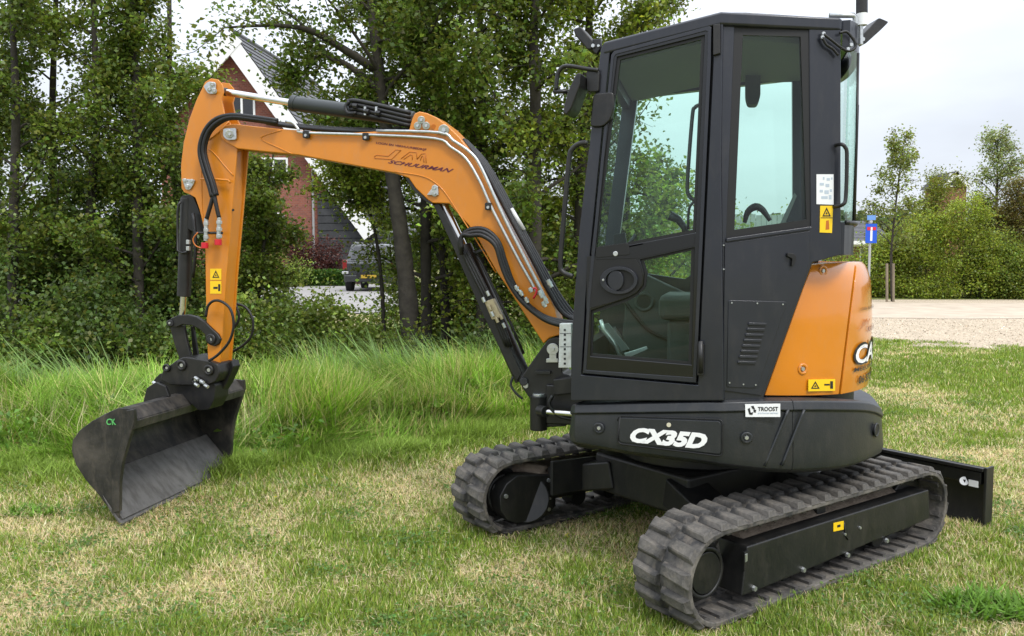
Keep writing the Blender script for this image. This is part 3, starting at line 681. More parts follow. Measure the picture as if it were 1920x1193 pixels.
# black handle field below the window bar
plate('handle_field', [(1101, 480), (1190, 484), (1200, 500), (1205, 522), (1198, 543), (1180, 556), (1150, 566), (1099, 580)], PD, .004, M_seal, dr_, off=.006, bevel=.001)
def ell(cu, cv_, ru, rv, n=28): return [(cu + ru * math.cos(2 * math.pi * k / n), cv_ + rv * math.sin(2 * math.pi * k / n)) for k in range(n)]
dh = plate('door_handle', ell(1160, 526, 35, 26), PD, .02, M_cab, dr_, holes=[ell(1162, 526, 27, 20)], off=.022, bevel=.003)
plate('handle_paddle', ell(1154, 526, 15, 19), PD, .012, M_cab, dr_, off=.018, bevel=.003)
bolt(1131, 525, PD, .006, dr_, .026, 'handle_lock')
plate('latch_block', rounded([(1118, 463), (1178, 455), (1182, 478), (1116, 484)], 6), PD, .01, M_seal, dr_, off=.010, bevel=.002)
cyl('window_catch', unp(1154, 476, PD.off(.006)), unp(1154, 476, PD.off(.020)), .011, M_zn, dr_, 16, .002)
tube('inner_grab_rail', [unp(u, v, PD.off(-.05)) for u, v in ((1314, 196), (1303, 202), (1298, 220), (1289, 340), (1291, 365), (1300, 374), (1310, 372))], .0085, M_bk, dr_, 10, 5)
tube('inner_grab_rail', [unp(u, v, PD.off(-.05)) for u, v in ((1303, 376), (1292, 392), (1290, 430))], .006, M_bk, dr_, 8, 4)
for q_ in ([(1337, 46), (1350, 44), (1350, 100), (1337, 104)], [(1308, 645), (1320, 646), (1319, 705), (1307, 704)]):
    plate('door_hinge', q_, PD, .02, M_bk, cabf, off=.018, bevel=.003)
V, Fc = tubeg([unp(1314, 640, PD.off(.02)), unp(1314, 700, PD.off(.02))], .010, 14); mk('hinge_pin', V, Fc, M_bk, cabf, smooth=True)
# rear quarter
rq_hole = [(1378, 45), (1517, 50), (1520, 425), (1362, 447)]
rq = plate('cab_rear_frame', [(1352, 23), (1400, 23), (1572, 34), (1577, 44), (1577, 478), (1524, 492), (1432, 746), (1430, 752), (1357, 752), (1352, 300)], PR, .10, M_cab, ex, holes=[rq_hole], bevel=.005)
rw_ = plate('quarter_window_frame', [(1374, 41), (1521, 46), (1524, 429), (1357, 451)], PR, .02, M_seal, ex, holes=[[(1393, 66), (1501, 69), (1512, 412), (1377, 431)]], off=-.005, bevel=0)
plate('quarter_window_pane', [(1385, 55), (1510, 60), (1515, 418), (1368, 438)], PR, .005, M_gl, rw_, off=-.010, bevel=0)
plate('window_ledge', [(1362, 447), (1520, 425), (1520, 431), (1362, 454)], PR, .012, M_cab, rq, off=.012, bevel=.003)
lp = plate('lower_body_panel', [(1359, 456), (1519, 433), (1519, 492), (1427, 742), (1357, 733), (1357, 600)], PR, .01, M_cab, rq, off=.006, bevel=.003)
vp = plate('vent_hatch', rounded([(1366, 563), (1476, 566), (1420, 728), (1363, 726)], 4), PR, .006, M_cab, rq, off=.010, bevel=.002)
for k in range(8):
    t = k / 7; u0 = 1404 + (1384 - 1404) * t; v0 = 605 + (677 - 605) * t
    plate('vent_louvre', rounded([(u0, v0), (u0 + 34, v0 + 1), (u0 + 33, v0 + 6), (u0 - 1, v0 + 5)], 2), PR, .008, M_cab, vp, off=.017, bevel=.002)
    plate('vent_slot_shade', [(u0 + 1, v0 + 5.5), (u0 + 32, v0 + 6.5), (u0 + 31, v0 + 9), (u0, v0 + 8)], PR, .002, M_ink, vp, off=.0115, bevel=0)  # flat black strips paint the shade of the openings between louvres
for (u, v) in ((1372, 568), (1420, 569), (1468, 571), (1368, 718), (1394, 721), (1417, 722)): bolt(u, v, PR, .004, vp, .012)
for (u, v) in ((1357, 505), (1353, 578), (1357, 460)): bolt(u, v, PR, .004, rq, .008)
plate('panel_latch', rounded([(1477, 474), (1490, 476), (1494, 482), (1490, 498), (1484, 500), (1486, 485), (1476, 481)], 3), PR, .02, M_seal, lp, off=.022, bevel=.002)
# stickers on the rear pillar
s1 = plate('white_instruction_sticker', [(1531, 327), (1563, 327), (1563, 384), (1531, 383)], PR, .002, M_wht, rq, off=.003, bevel=0)
for (u, v, w_, h_) in ((1543, 332, 3, 5), (1550, 334, 6, 5), (1558, 333, 3, 4), (1537, 343, 8, 5), (1548, 345, 7, 6), (1537, 356, 6, 5), (1546, 357, 8, 7), (1556, 355, 4, 5), (1540, 368, 12, 5), (1554, 366, 5, 8)):
    plate('sticker_drawing', [(u, v), (u + w_, v), (u + w_, v + h_), (u, v + h_)], PR, .0006, M_gr2, s1, off=.0037, bevel=0)
s2 = plate('yellow_warning_sticker', [(1538, 386), (1562, 386), (1560, 437), (1537, 436)], PR, .002, M_yel, rq, off=.003, bevel=0)
warn_tri([(1542, 389), (1558, 389), (1558, 406), (1542, 406)], PR, .0045, s2)
plate('sticker_line', [(1539, 408), (1561, 408), (1561, 409.4), (1539, 409.4)], PR, .0006, M_ink, s2, off=.0037, bevel=0)
plate('sticker_figure', [(1549, 414), (1554, 413), (1555, 430), (1548, 431)], PR, .0006, M_ogl, s2, off=.0037, bevel=0)
tube('rear_grab_handle', [unp(1568, 272, PR), unp(1578, 271, PR.off(.045)), unp(1585, 277, PR.off(.05)), unp(1588, 292, PR.off(.05)), unp(1586, 368, PR.off(.05)), unp(1580, 384, PR.off(.05)), unp(1563, 388, PR)], .008, M_bk, rq, 10, 4)
# lower black piece under the rear glass, roof, far side, front
P1 = unp(1132, 79, PD); P2 = unp(1352, 22, PD); P3 = unp(1576, 33, PR)
def bxy(p): d = p - O; return d.dot(BF), d.dot(BN), p.z
x1_, y1_, z1_ = bxy(P1); x2_, y2_, z2_ = bxy(P2); x3_, y3_, z3_ = bxy(P3)
V = [B(x1_ + .004, y1_ + .004, z1_), B(x2_, y2_ + .006, z2_), B(x3_ - .002, y3_ + .004, z3_), B(x3_ - .075, y3_ - .14, z3_ - .02), B(x3_ - .08, .0, z3_ - .02), B(x3_, -.13, z3_), B(x2_, -.14, z2_), B(x1_ + .004, -.13, z1_)]
V += [p - Zv * .055 for p in V]
Fc = [(0, 1, 6, 7), (1, 2, 3, 4, 5, 6)] + [(8, 15, 14, 9), (9, 14, 13, 12, 11, 10)] + [(i, (i + 1) % 8, (i + 1) % 8 + 8, i + 8) for i in range(8)]
roof = mk('cab_roof', V, Fc, M_cab, ex, bevel=.012, seg=3)
V = [B(x1_ - .03, y1_ - .05, z1_ - .062), B(x2_, y2_ - .06, z2_ - .062), B(x3_ + .02, y3_ - .1, z3_ - .062), B(x3_ + .02, -.09, z3_ - .062), B(x2_, -.10, z2_ - .062), B(x1_ - .03, -.09, z1_ - .062)]
mk('roof_lining', V + [p - Zv * .03 for p in V], [(0, 1, 4, 5), (1, 2, 3, 4), (6, 11, 10, 7), (7, 10, 9, 8)] + [(i, (i + 1) % 6, (i + 1) % 6 + 6, i + 6) for i in range(6)], M_int2, roof)
def mirf(u, v, pl_):
    x, y, z = bxy(unp(u, v, pl_)); return B(x, -.12, z)
far_out = [mirf(1071, 750, PD), mirf(1071, 640, PD), mirf(1086, 430, PD), mirf(1127, 92, PD), mirf(1133, 82, PD), mirf(1350, 26, PD), mirf(1576, 37, PR), mirf(1577, 470, PR), mirf(1560, 750, PR)]
far_hole = [unp(u, v, FAR) for u, v in ((1197, 186), (1484, 153), (1485, 372), (1458, 428), (1380, 452), (1285, 523), (1176, 507), (1164, 440))]
V, Fc = prism_g(far_out, BN * .05, [far_hole]); fs = mk('cab_far_side', V, Fc, M_cab, ex, bevel=.003)
V, Fc = prism_g([unp(u, v, FAR.off(.02)) for u, v in ((1190, 180), (1490, 147), (1492, 380), (1462, 440), (1385, 460), (1288, 530), (1172, 512), (1158, 440))], BN * .005); mk('far_window_pane', V, Fc, M_gl, fs)
# front: sill panel, header, glass
def fx(u, v): x, y, z = bxy(unp(u, v, PD)); return x, z
fz = [fx(1071, 750), fx(1071, 640), fx(1086, 430), fx(1127, 92)]
def frontp(name, za, zb, m, parent, inset=.01, th=.006):
    xa = np.interp(za, [p[1] for p in fz], [p[0] for p in fz]); xb = np.interp(zb, [p[1] for p in fz], [p[0] for p in fz])
    V = [B(xa - inset, .82, za), B(xb - inset, .82, zb), B(xb - inset, -.10, zb), B(xa - inset, -.10, za)]
    V2, Fc = prism_g(V, -BF * th); return mk(name, V2, Fc, m, parent, bevel=0)
fp = frontp('front_sill_panel', .86, 1.10, M_cab, ex, .004, .05)
fg = frontp('windscreen', 1.10, fz[2][1], M_gl, ex); frontp('windscreen_pane', fz[2][1], fz[3][1] - .02, M_gl, fg)
frontp('front_header', fz[3][1] - .10, fz[3][1] - .01, M_cab, ex, .004, .04)
# rear glass, bulging
gp = [(-.632, .735), (-.680, .64), (-.702, .50), (-.715, .30), (-.705, .08), (-.66, -.08), (-.63, -.11)]
gp = [(p.x, p.y) for p in catmull([Vector((x, y, 0)) for x, y in gp], 4)]
def rearsheet(name, za, zb, m, th, o_=0.):
    V = []; Fc = []; n = len(gp)
    for (x, y) in gp:
        for (z, d) in ((za, 0), (zb, 0), (zb, th), (za, th)): V.append(B(x - o_ + d, y, z))
    for i in range(n - 1):
        for j in range(4): a0 = i * 4 + j; a1 = i * 4 + (j + 1) % 4; Fc.append((a0, a1, a1 + 4, a0 + 4))
    Fc += [(0, 1, 2, 3), tuple(range(4 * n - 1, 4 * n - 5, -1))]
    return mk(name, V, Fc, m, ex, smooth=False, bevel=0)
zr0 = gz(1590, 478, 3.62); zr1 = gz(1590, 418, 3.62); zr2 = gz(1590, 95, 3.62); zr3 = gz(1590, 42, 3.62)
rg_ = rearsheet('rear_lower_panel', zr0, zr1, M_cab, .03); rg = rearsheet('rear_window_pane', zr1, zr2, M_gl, .006); rearsheet('rear_header', zr2, zr3, M_cab, .03)
tube('rear_window_trim', [B(x - .006, y, zr1) for x, y in gp], .010, M_bk, rg_, 8)
tube('rear_window_trim', [B(*gp[4], zr1), B(gp[4][0] - .004, gp[4][1], (zr1 + zr2) / 2), B(*gp[4], zr2)], .006, M_bk, rg, 8)
tube('rear_window_edge', [B(gp[10][0] - .008, gp[10][1], zr1), B(gp[10][0] - .008, gp[10][1], zr1 + .55)], .006, M_bk, rg, 8)
# cab inside
bbox_b('cab_floor', -.42, .50, -.10, .70, .84, .88, M_int, ex, 0)
cs = plate('right_console', [(1176, 520), (1205, 512), (1300, 556), (1380, 560), (1420, 700), (1300, 745), (1150, 745), (1170, 600)], plb(.0), .10, M_int, ex, bevel=.01)
PC = plb(.0)
V, Fc = ringg(unp(1208, 566, PC), PC.n, .036, .054, .010, 28); mk('speaker_ring', V, Fc, M_int, cs, smooth=True)
V, Fc = tubeg([unp(1208, 566, PC.off(-.01)), unp(1208, 566, PC.off(.006))], .036, 24); mk('speaker_grille', V, Fc, M_seal, cs)
tube('console_trim', [unp(u, v, PC.off(.004)) for u, v in ((1172, 566), (1190, 590), (1220, 622), (1285, 650))], .010, M_seal, cs, 8, 4)
st_ = bbox_b('operator_seat', -.18, .16, .18, .62, 1.22, 1.34, M_int, ex, .03); bbox_b('seat_backrest', -.17, -.07, .20, .60, 1.34, 1.80, M_int, st_, .03)
bbox_b('seat_base', -.16, .12, .22, .58, .88, 1.22, M_int, st_, .02)
js = tube('control_lever', [unp(u, v, plb(.12)) for u, v in ((1288, 450), (1284, 428), (1272, 412), (1256, 404))], [.022, .018, .02, .026], M_bk, ex, 10)
tube('control_lever', [unp(u, v, plb(.4)) for u, v in ((1170, 470), (1184, 452), (1192, 440))], .010, M_bk, ex, 8)
tube('travel_lever', [unp(u, v, plb(.45)) for u, v in ((1165, 672), (1150, 640), (1132, 618), (1126, 600))], .010, M_zn, ex, 8)
tube('travel_lever', [unp(u, v, plb(.30)) for u, v in ((1180, 664), (1165, 636), (1150, 614))], .010, M_bk, ex, 8)
plate('foot_pedal', [(1120, 612), (1140, 606), (1180, 655), (1160, 662)], plb(.4), .02, M_int2, ex, bevel=.003)
plate('foot_pedal', [(1170, 663), (1212, 650), (1215, 655), (1175, 672)], plb(.5), .02, M_zn, ex, bevel=.002)
tube('armrest_arch', [unp(u, v, plb(.2)) for u, v in ((1396, 418), (1402, 398), (1416, 388), (1430, 394), (1444, 414))], [.010, .016, .020, .016, .010], M_seal, ex, 10, 4)  # arch is the top of the armrest
plate('ceiling_speaker', rounded([(1398, 96), (1426, 96), (1426, 180), (1420, 196), (1402, 196), (1398, 180)], 6), plb(.1), .10, M_int, ex, bevel=.004)
plate('monitor', rounded([(1150, 440), (1172, 436), (1176, 470), (1152, 474)], 3), plb(.05), .03, M_seal, ex, bevel=.003)
plate('rear_trim_slope', [(1450, 448), (1490, 362), (1494, 368), (1460, 448)], plb(-.02), .03, M_int2, ex, bevel=.002)
# front grab bar, mirror, lamps
gb = tube('front_grab_bar', [unp(u, v, PD.off(.0)) for u, v in ((1101, 268), (1086, 270), (1073, 280), (1067, 300), (1058, 400), (1051, 490), (1055, 510), (1074, 519))], .0115, M_bk, ex, 12, 5)
mir = tube('mirror_arm', [unp(u, v, PD.off(.02)) for u, v in ((1122, 132), (1104, 130), (1062, 124), (1048, 134), (1044, 150), (1043, 170))], .0095, M_bk, ex, 10, 4)
plate('mirror_bracket', rounded([(1099, 133), (1118, 128), (1124, 135), (1122, 172), (1100, 172)], 5), PD, .05, M_bk, mir, off=.02, bevel=.004)
plate('mirror', rounded([(1080, 138), (1089, 136), (1087, 160), (1070, 205), (1061, 216), (1055, 210), (1064, 172)], 5), PD, .13, M_bk, mir, off=.10, bevel=.01)
tube('mirror_clamp', [unp(1038, 172, PD.off(.02)), unp(1064, 172, PD.off(.02))], .010, M_bk, mir, 8)
plate('mirror_mount_cover', rounded([(1112, 176), (1150, 172), (1152, 200), (1144, 225), (1130, 238), (1106, 238)], 8), PD, .03, M_bk, mir, off=.02, bevel=.006)
wl = plate('front_work_lamp', rounded([(1074, 54), (1088, 49), (1112, 76), (1110, 92), (1102, 94), (1078, 66)], 4), PD, .10, M_bk, ex, off=-.02, bevel=.008)
plate('lamp_bracket', [(1104, 74), (1126, 72), (1126, 90), (1118, 102), (1108, 92)], PD, .03, M_bk, wl, off=-.03, bevel=.004); bolt(1112, 86, PD, .010, wl, -.02); bolt(1122, 86, PD, .007, wl, -.02)
PT = PR.off(-.10)
tube('lamp_frame', [unp(u, v, PT) for u, v in ((1556, 29), (1600, 29), (1604, 34), (1604, 84), (1598, 100))], .012, M_zn, ex, 10)
rl = plate('rear_work_lamp', rounded([(1612, 72), (1648, 33), (1667, 41), (1652, 56), (1622, 83), (1610, 80)], 4), PT, .10, M_bk, ex, bevel=.006)
bolt(1617, 74, PT, .012, rl, .004)
bc = cyl('warning_beacon', unp(1616, 26, PT), unp(1616, -6, PT), .024, M_bk, ex, 20, .004); V, Fc = tubeg([unp(1616, 48, PT), unp(1616, 25, PT)], .022, 20); mk('beacon_base', V, Fc, M_wht, bc)
V, Fc = tubeg([unp(1614, 84, PT), unp(1614, 48, PT)], .010, 12); mk('beacon_post', V, Fc, M_zn, bc)
plate('lamp_bracket', [(1575, 36), (1592, 50), (1600, 72), (1590, 72), (1574, 52)], PT, .03, M_bk, rl, off=.01, bevel=.003)
for k, pp in enumerate((((1544, 64), (1560, 76), (1578, 90), (1592, 96), (1604, 88), (1600, 70)), ((1542, 70), (1550, 84), (1562, 92), (1572, 104)), ((1574, 62), (1588, 60), (1600, 74), (1606, 84)))):
    tube('lamp_cable', [unp(u, v, PR.off(.02)) for u, v in pp], .006, M_hose, ex, 8, 5)
for (u, v) in ((1544, 63), (1542, 70), (1590, 92), (1596, 84)): bolt(u, v, PR.off(.02), .009, rq, .0)

# ---- boom swing post
SP = plb(.10)
sw = plate('swing_post', rounded([(1019, 648), (1028, 636), (1046, 632), (1053, 642), (1054, 700), (1069, 704), (1069, 746), (1062, 752), (1062, 800), (1006, 802), (996, 790), (993, 748), (972, 716), (989, 690)], 4), SP, .20, M_bk, ex, bevel=.006)
bolt(986, 723, SP, .018, sw, .006, 'pin_head'); BL2 = sw
V, Fc = tubeg([unp(1010, 806, SP.off(.0)), unp(1010, 742, SP.off(.0))], .048, 24); mk('pivot_tube', V, Fc, M_bk, sw, bevel=.004)
V, Fc = tubeg([unp(1010, 744, SP.off(.0)), unp(1010, 738, SP.off(.0))], .034, 24); mk('pivot_cap', V, Fc, M_zn, sw, bevel=.003)
plate('post_rib', [(1003, 696), (1032, 696), (1032, 702), (1003, 702)], SP, .03, M_bk2, sw, off=.02, bevel=.002)
bbox_b('post_mount', .52, .80, -.12, .12, .60, .82, M_bk, ex, .01)
plate('hose_guide_box', [(1037, 712), (1072, 708), (1072, 738), (1037, 742)], plb(.16), .10, M_bk, ex, bevel=.006)
cyl('swing_ram_rod', unp(1020, 772, plb(.20)), unp(1090, 778, plb(.24)), .017, M_chr, ex)
cyl('swing_ram_eye', unp(1012, 770, plb(.17)), unp(1024, 772, plb(.22)), .03, M_bk, ex)
tube('swing_hose', [unp(u, v, plb(.22)) for u, v in ((1036, 742), (1030, 758), (1042, 776), (1060, 784), (1080, 786))], .010, M_hose, ex, 8, 4)
lk = plate('foot_pin_plate', ell(1036, 655, 11, 11, 20), SP, .012, M_zn, ex, off=.024, bevel=.002); plate('pin_lock', [(1030, 664), (1043, 664), (1043, 672), (1046, 673), (1046, 680), (1024, 680), (1024, 673), (1030, 672)], SP, .012, M_zn, lk, off=.022, bevel=.002); bolt(1036, 655, SP, .014, lk, .028)
gp_ = plate('angle_scale_plate', [(1049, 607), (1071, 607), (1071, 690), (1047, 690)], plb(.20), .05, M_gaug, ex, bevel=.003)
for k in range(8): plate('scale_mark', [(1057, 617 + k * 9), (1061, 617 + k * 9), (1061, 621 + k * 9), (1057, 621 + k * 9)], plb(.20), .001, M_ink, gp_, off=.0015, bevel=0)
for k in (625, 650): plate('scale_line', [(1050, k), (1071, k), (1071, k + 1), (1050, k + 1)], plb(.20), .001, M_ink, gp_, off=.0015, bevel=0)

# ---- boom
PBm = plb(.085)
boom_px = [(1052, 628), (1048, 612), (1040, 582), (1012, 530), (962, 442), (910, 338), (890, 296), (876, 276), (862, 258), (842, 238), (818, 220), (800, 212), (786, 209), (777, 213), (772, 224), (767, 243), (640, 250), (528, 242), (470, 236), (437, 232), (421, 235), (412, 245), (413, 258), (424, 268), (445, 279), (500, 285), (560, 291), (640, 306), (737, 324), (766, 334), (779, 353), (801, 374), (811, 381), (842, 382), (850, 392), (878, 422), (898, 452), (928, 505), (969, 567), (1001, 617), (1019, 645), (1030, 634), (1044, 630)]
boom = plate('boom', boom_px, PBm, .17, M_or, ex, bevel=.007, seg=3)
# tip fork gap is hidden by the arm; bottom stiffener lip
tube('boom_weld_seam', [unp(u, v, PBm.off(.001)) for u, v in ((740, 322), (790, 330), (815, 342), (835, 362), (860, 400), (900, 462), (930, 512))], .004, M_or, boom, 6, 4)
tube('boom_weld_seam', [unp(u, v, PBm.off(.001)) for u, v in ((528, 244), (492, 256), (494, 264), (520, 276), (548, 289))], .004, M_or, boom, 6, 3)
ptA = [(536, 228), (550, 231), (560, 243), (570, 249), (691, 253), (816, 260), (845, 276), (874, 298), (900, 341), (922, 390), (969, 481), (997, 531), (1008, 552)]
ptB = [(706, 245), (824, 249), (850, 264), (884, 288), (903, 316), (934, 384), (961, 440), (1011, 537), (1020, 556)]
for pp in (ptA, ptB): tube('hydraulic_pipe', [unp(u, v, PBm.off(.016)) for u, v in pp], .0085, M_zn, boom, 10, 4)
for (u, v) in ((573, 252), (685, 256), (915, 387)):
    cl_ = plate('pipe_clamp', rounded([(u - 6, v - 7), (u + 6, v - 7), (u + 6, v + 7), (u - 6, v + 7)], 3), PBm, .02, M_bk, boom, off=.026, bevel=.002); bolt(u, v + 2, PBm, .010, cl_, .030)
# hoses over the boom top
for k in range(3):
    tube('hydraulic_hose', [unp(u, v + k * 1.5, plb(.02 + .025 * k)) for u, v in ((800, 243), (720, 244), (640, 242), (560, 236), (500, 228))], .012, M_hose, boom, 8, 4)
loop = [(520, 229), (470, 222), (432, 219), (405, 229), (387, 250), (379, 282), (386, 315), (396, 345), (402, 368)]
arm_hoses = []
for k in range(4):
    d = (k - 1.5) * 3.4
    pts = []
    for i, (u, v) in enumerate(loop):
        a0 = Vector(loop[max(i - 1, 0)]); b0 = Vector(loop[min(i + 1, len(loop) - 1)]); t = (b0 - a0).normalized(); nrm = Vector((t.y, -t.x))
        f_ = .6 if i < 3 else 1
        pts.append(unp(u + nrm.x * d * f_, v + nrm.y * d * f_, plb(.135 - .012 * (k % 2))))
    tube('arm_hose', pts, .0125, M_hose, boom, 10, 5)
# pins
pn = plate('boom_pin_plate', rounded([(418, 241), (442, 240), (443, 262), (426, 263), (418, 256)], 4), PBm, .012, M_zn, boom, off=.018, bevel=.002); V, Fc = tubeg([unp(430, 251, PBm), unp(430, 251, PBm.off(.03))], .024, 20); mk('pin_head', V, Fc, M_zn, pn, bevel=.003); bolt(431, 252, PBm, .010, pn, .034)
def trefoil(pts, pl_, parent, r_=.016):
    for (u, v) in pts:
        V, Fc = tubeg([unp(u, v, pl_), unp(u, v, pl_.off(.014))], r_ * 1.25, 16); mk('pin_plate', V, Fc, M_zn, parent, bevel=.002); bolt(u, v, pl_, r_ * .6, parent, .018)
trefoil(((790, 225), (783, 236), (799, 236)), PBm, boom, .017); trefoil(((832, 244),), PBm, boom, .024)
V, Fc = tubeg([unp(813, 238, PBm.off(-.005)), unp(813, 238, PBm.off(.004))], .014, 16); mk('lifting_hole_shade', V, Fc, M_ogl, boom)  # solid dark orange disc, shade inside the hole given by colour
plate('pin_keeper', [(815, 346), (821, 350), (822, 366), (800, 366)], PBm, .012, M_zn, boom, off=.014, bevel=.002); trefoil(((815, 353), (815, 363)), PBm, boom, .014)
plate('boom_lug_edge', [(766, 334), (779, 353), (801, 374), (811, 381), (811, 384), (798, 378), (774, 356), (760, 334)], PBm, .16, M_bk, boom, off=-.004, bevel=.002)
text('LOON EN VERHUURBEDRIJF', [(706, 266), (800, 279), (799, 284), (705, 271)], PBm, M_red, boom, .001, bold=.012)
text('SCHUURMAN', [(731, 300), (851, 317), (845, 324), (727, 306)], PBm, M_red, boom, .001, shear=.3, bold=.02)
def outl(pts, w_=1.3):
    P_ = [unp(u, v, PBm.off(.001)) for u, v in pts]; return tube('logo_outline', P_, .0022, M_ogl, boom, 5)
outl([(702, 294), (706, 291), (728, 293), (742, 281), (752, 282), (734, 299), (702, 297), (702, 294)])
outl([(752, 298), (768, 285), (781, 286), (782, 299)]); outl([(757, 299), (770, 290), (773, 291), (773, 300)])
outl([(782, 299), (790, 289), (798, 288), (799, 306)]); outl([(788, 301), (791, 293), (794, 293), (795, 305)])
# hoses on the lower boom
for k in range(3):
    pts = [(866, 478 - k * 5), (862 + k * 2, 452 - k * 5), (878 + k * 2, 432 + k * 5), (908 - k * 2, 430 + k * 6), (934 - k * 3, 452 + k * 4), (948 - k * 4, 492 + k * 2), (962 - k * 4, 530), (985 - k * 3, 566), (1018, 592 + k * 3), (1052, 602 + k * 4), (1090, 606 + k * 4)]
    tube('boom_hose', [unp(u, v, plb(.13 + .012 * k)) for u, v in pts], .0125, M_hose, boom, 10, 5)
for k in range(4):
    pts = [(868 + k * 2, 262 + k), (898 + k * 3, 300), (926 + k * 4, 350), (960 + k * 4, 415), (998 + k * 4, 486), (1030 + k * 5, 548), (1056 + k * 6, 588), (1092, 606)]
    tube('boom_hose', [unp(u, v, plb(.04 - .03 * k)) for u, v in pts], .0125, M_hose, boom, 10, 4)
tube('lamp_conduit', [unp(u, v, plb(-.02)) for u, v in ((958, 392), (982, 432))], .014, M_gaug, boom, 10)
for (u, v, du, dv) in ((966, 536, 6, 10), (974, 545, 6, 10), (985, 558, 5, 10), (993, 540, 4, 8), (1011, 545, 6, 14), (1020, 556, 6, 14), (1027, 525, 8, 14), (1017, 566, 6, 10)):
    V, Fc = tubeg([unp(u, v, plb(.15)), unp(u + du, v + dv, plb(.15))], .011, 8); mk('hose_fitting', V, Fc, M_zn, boom, bevel=.001)
    V, Fc = tubeg([unp(u + du * .35, v + dv * .35, plb(.15)), unp(u + du * .6, v + dv * .6, plb(.15))], .014, 6); mk('fitting_nut', V, Fc, M_zn, boom)
tube('valve_pipe', [unp(u, v, plb(.14)) for u, v in ((1000, 560), (1006, 548), (1003, 540), (994, 546))], .006, M_cap, boom, 6, 3)
# arm ram (top of boom)
PM = plb(.0)
def pm(u, v, y=0.): return unp(u, v, plb(y))
ra = cyl('arm_ram_barrel', pm(549, 194), pm(776, 224), .044, M_grey, ex, 28, .004, label='grey ram barrel along the top of the boom')
cyl('arm_ram_rod', pm(404, 170), pm(551, 194), .021, M_chr, ex, 20, 0)
V, Fc = tubeg([pm(547, 193), pm(556, 195)], .048, 28); mk('ram_gland', V, Fc, M_grey, ra, bevel=.004)
V, Fc = tubeg([pm(418, 172), pm(426, 173)], .024, 20); mk('rod_eye', V, Fc, M_bk, ra, bevel=.002)
for k in range(4):
    tube('ram_hose', [pm(652 + k * 3, 190 + k * 9, .06), pm(668, 189 + k * 8, .065), pm(720, 200 + k * 8, .06), pm(770, 212 + k * 8, .05)], .0125, M_hose, ra, 8, 4)
tube('ram_hose_loop', [pm(655, 190, .07), pm(648, 200, .075), pm(652, 212, .08), pm(668, 212, .08)], .011, M_hose, ra, 8, 4)
for (u, v) in ((662, 199), (684, 209), (705, 212)):
    V, Fc = tubeg([pm(u, v, .085), pm(u + 8, v + 1, .085)], .016, 8); mk('hose_fitting', V, Fc, M_bk, ra, bevel=.002)
for u in (684, 705): plate('ram_clamp', [(u - 2, 200), (u + 2, 200), (u + 2, 216), (u - 2, 216)], plb(.08), .01, M_zn, ra, off=.012, bevel=.001)
# boom ram (below the boom)
gd = plate('boom_ram_guard', [(812, 383), (824, 382), (868, 470), (932, 600), (978, 700), (969, 716), (960, 700), (905, 590), (852, 470)], plb(.06), .12, M_bk2, ex, bevel=.004)
br = cyl('boom_ram_barrel', pm(868, 462, .0), pm(982, 712, .0), .052, M_bk2, ex, 24, .004); cyl('boom_ram_rod', pm(822, 364, .0), pm(868, 462, .0), .026, M_chr, ex, 20, 0)
tube('ram_pipe', [pm(888, 470, .07), pm(902, 492, .07), pm(925, 540, .07), pm(960, 612, .07), pm(982, 664, .07)], .008, M_bk, br, 8)
for k in range(3): tube('ram_hose', [pm(866 + k * 4, 470, .09), pm(880 + k * 5, 500, .09), pm(905 + k * 5, 550, .09), pm(925 + k * 5, 590, .08), pm(950 + k * 4, 650, .07)], .011, M_hose, br, 8, 4)
tube('ram_hose', [pm(890, 476, .08), pm(905, 470, .08), pm(920, 474, .06)], .010, M_hose, br, 8, 3)
vb = plate('valve_block', rounded([(908, 566), (924, 560), (940, 594), (934, 598), (922, 600)], 2), plb(.11), .05, M_brs, ex, bevel=.004)
for (u, v) in ((905, 558), (913, 546), (930, 596), (938, 590), (943, 606), (921, 585), (916, 573)):
    V, Fc = tubeg([unp(u, v, plb(.12)), unp(u + 4, v + 9, plb(.12))], .010, 8); mk('block_fitting', V, Fc, M_zn if u % 2 else M_brs, vb, bevel=.001)
tube('bleed_hose', [pm(962, 706, .09), pm(958, 722, .1), pm(968, 738, .11), pm(980, 748, .11)], .007, M_hose, ex, 8, 4)
cyl('ram_foot_pin', pm(982, 716, -.10), pm(982, 716, .12), .022, M_bk, ex)

# ---- arm
PA = plb(.066)
arm_out = [(384, 154), (395, 147), (408, 149), (416, 158), (419, 172), (415, 186), (420, 212), (436, 240), (446, 262), (443, 300), (437, 372), (431, 440), (424, 520), (419, 600), (412, 690), (409, 702), (397, 706), (391, 690), (389, 660), (386, 569), (385, 500), (384, 436), (374, 394), (366, 371), (356, 365), (345, 361), (340, 353), (339, 310), (344, 268), (354, 226), (367, 190), (378, 167)]
am = plate('arm', arm_out, PA, .014, M_or, ex, bevel=.004, seg=2)
fo = [unp(u, v, PA) - BN * .118 for u, v in arm_out]; V, Fc = prism_g(fo, -BN * .014); mk('arm_far_plate', V, Fc, M_or, am, bevel=.003)
web = [(376, 200), (392, 232), (418, 262), (440, 268), (437, 372), (431, 440), (424, 520), (419, 600), (412, 688), (396, 690), (390, 560), (388, 440), (378, 394), (372, 372), (352, 352), (346, 300), (354, 240)]
V, Fc = prism_g([unp(u, v, PA.off(-.013)) for u, v in web], -BN * .106); mk('arm_box_web', V, Fc, M_or, am, bevel=0)
tube('arm_weld_seam', [unp(u, v, PA.off(.001)) for u, v in ((377, 300), (378, 350), (379, 392), (384, 430))], .004, M_or, am, 6, 3)
tube('arm_weld_seam', [unp(u, v, PA.off(.001)) for u, v in ((390, 278), (404, 290), (422, 312), (438, 330))], .004, M_or, am, 6, 3)
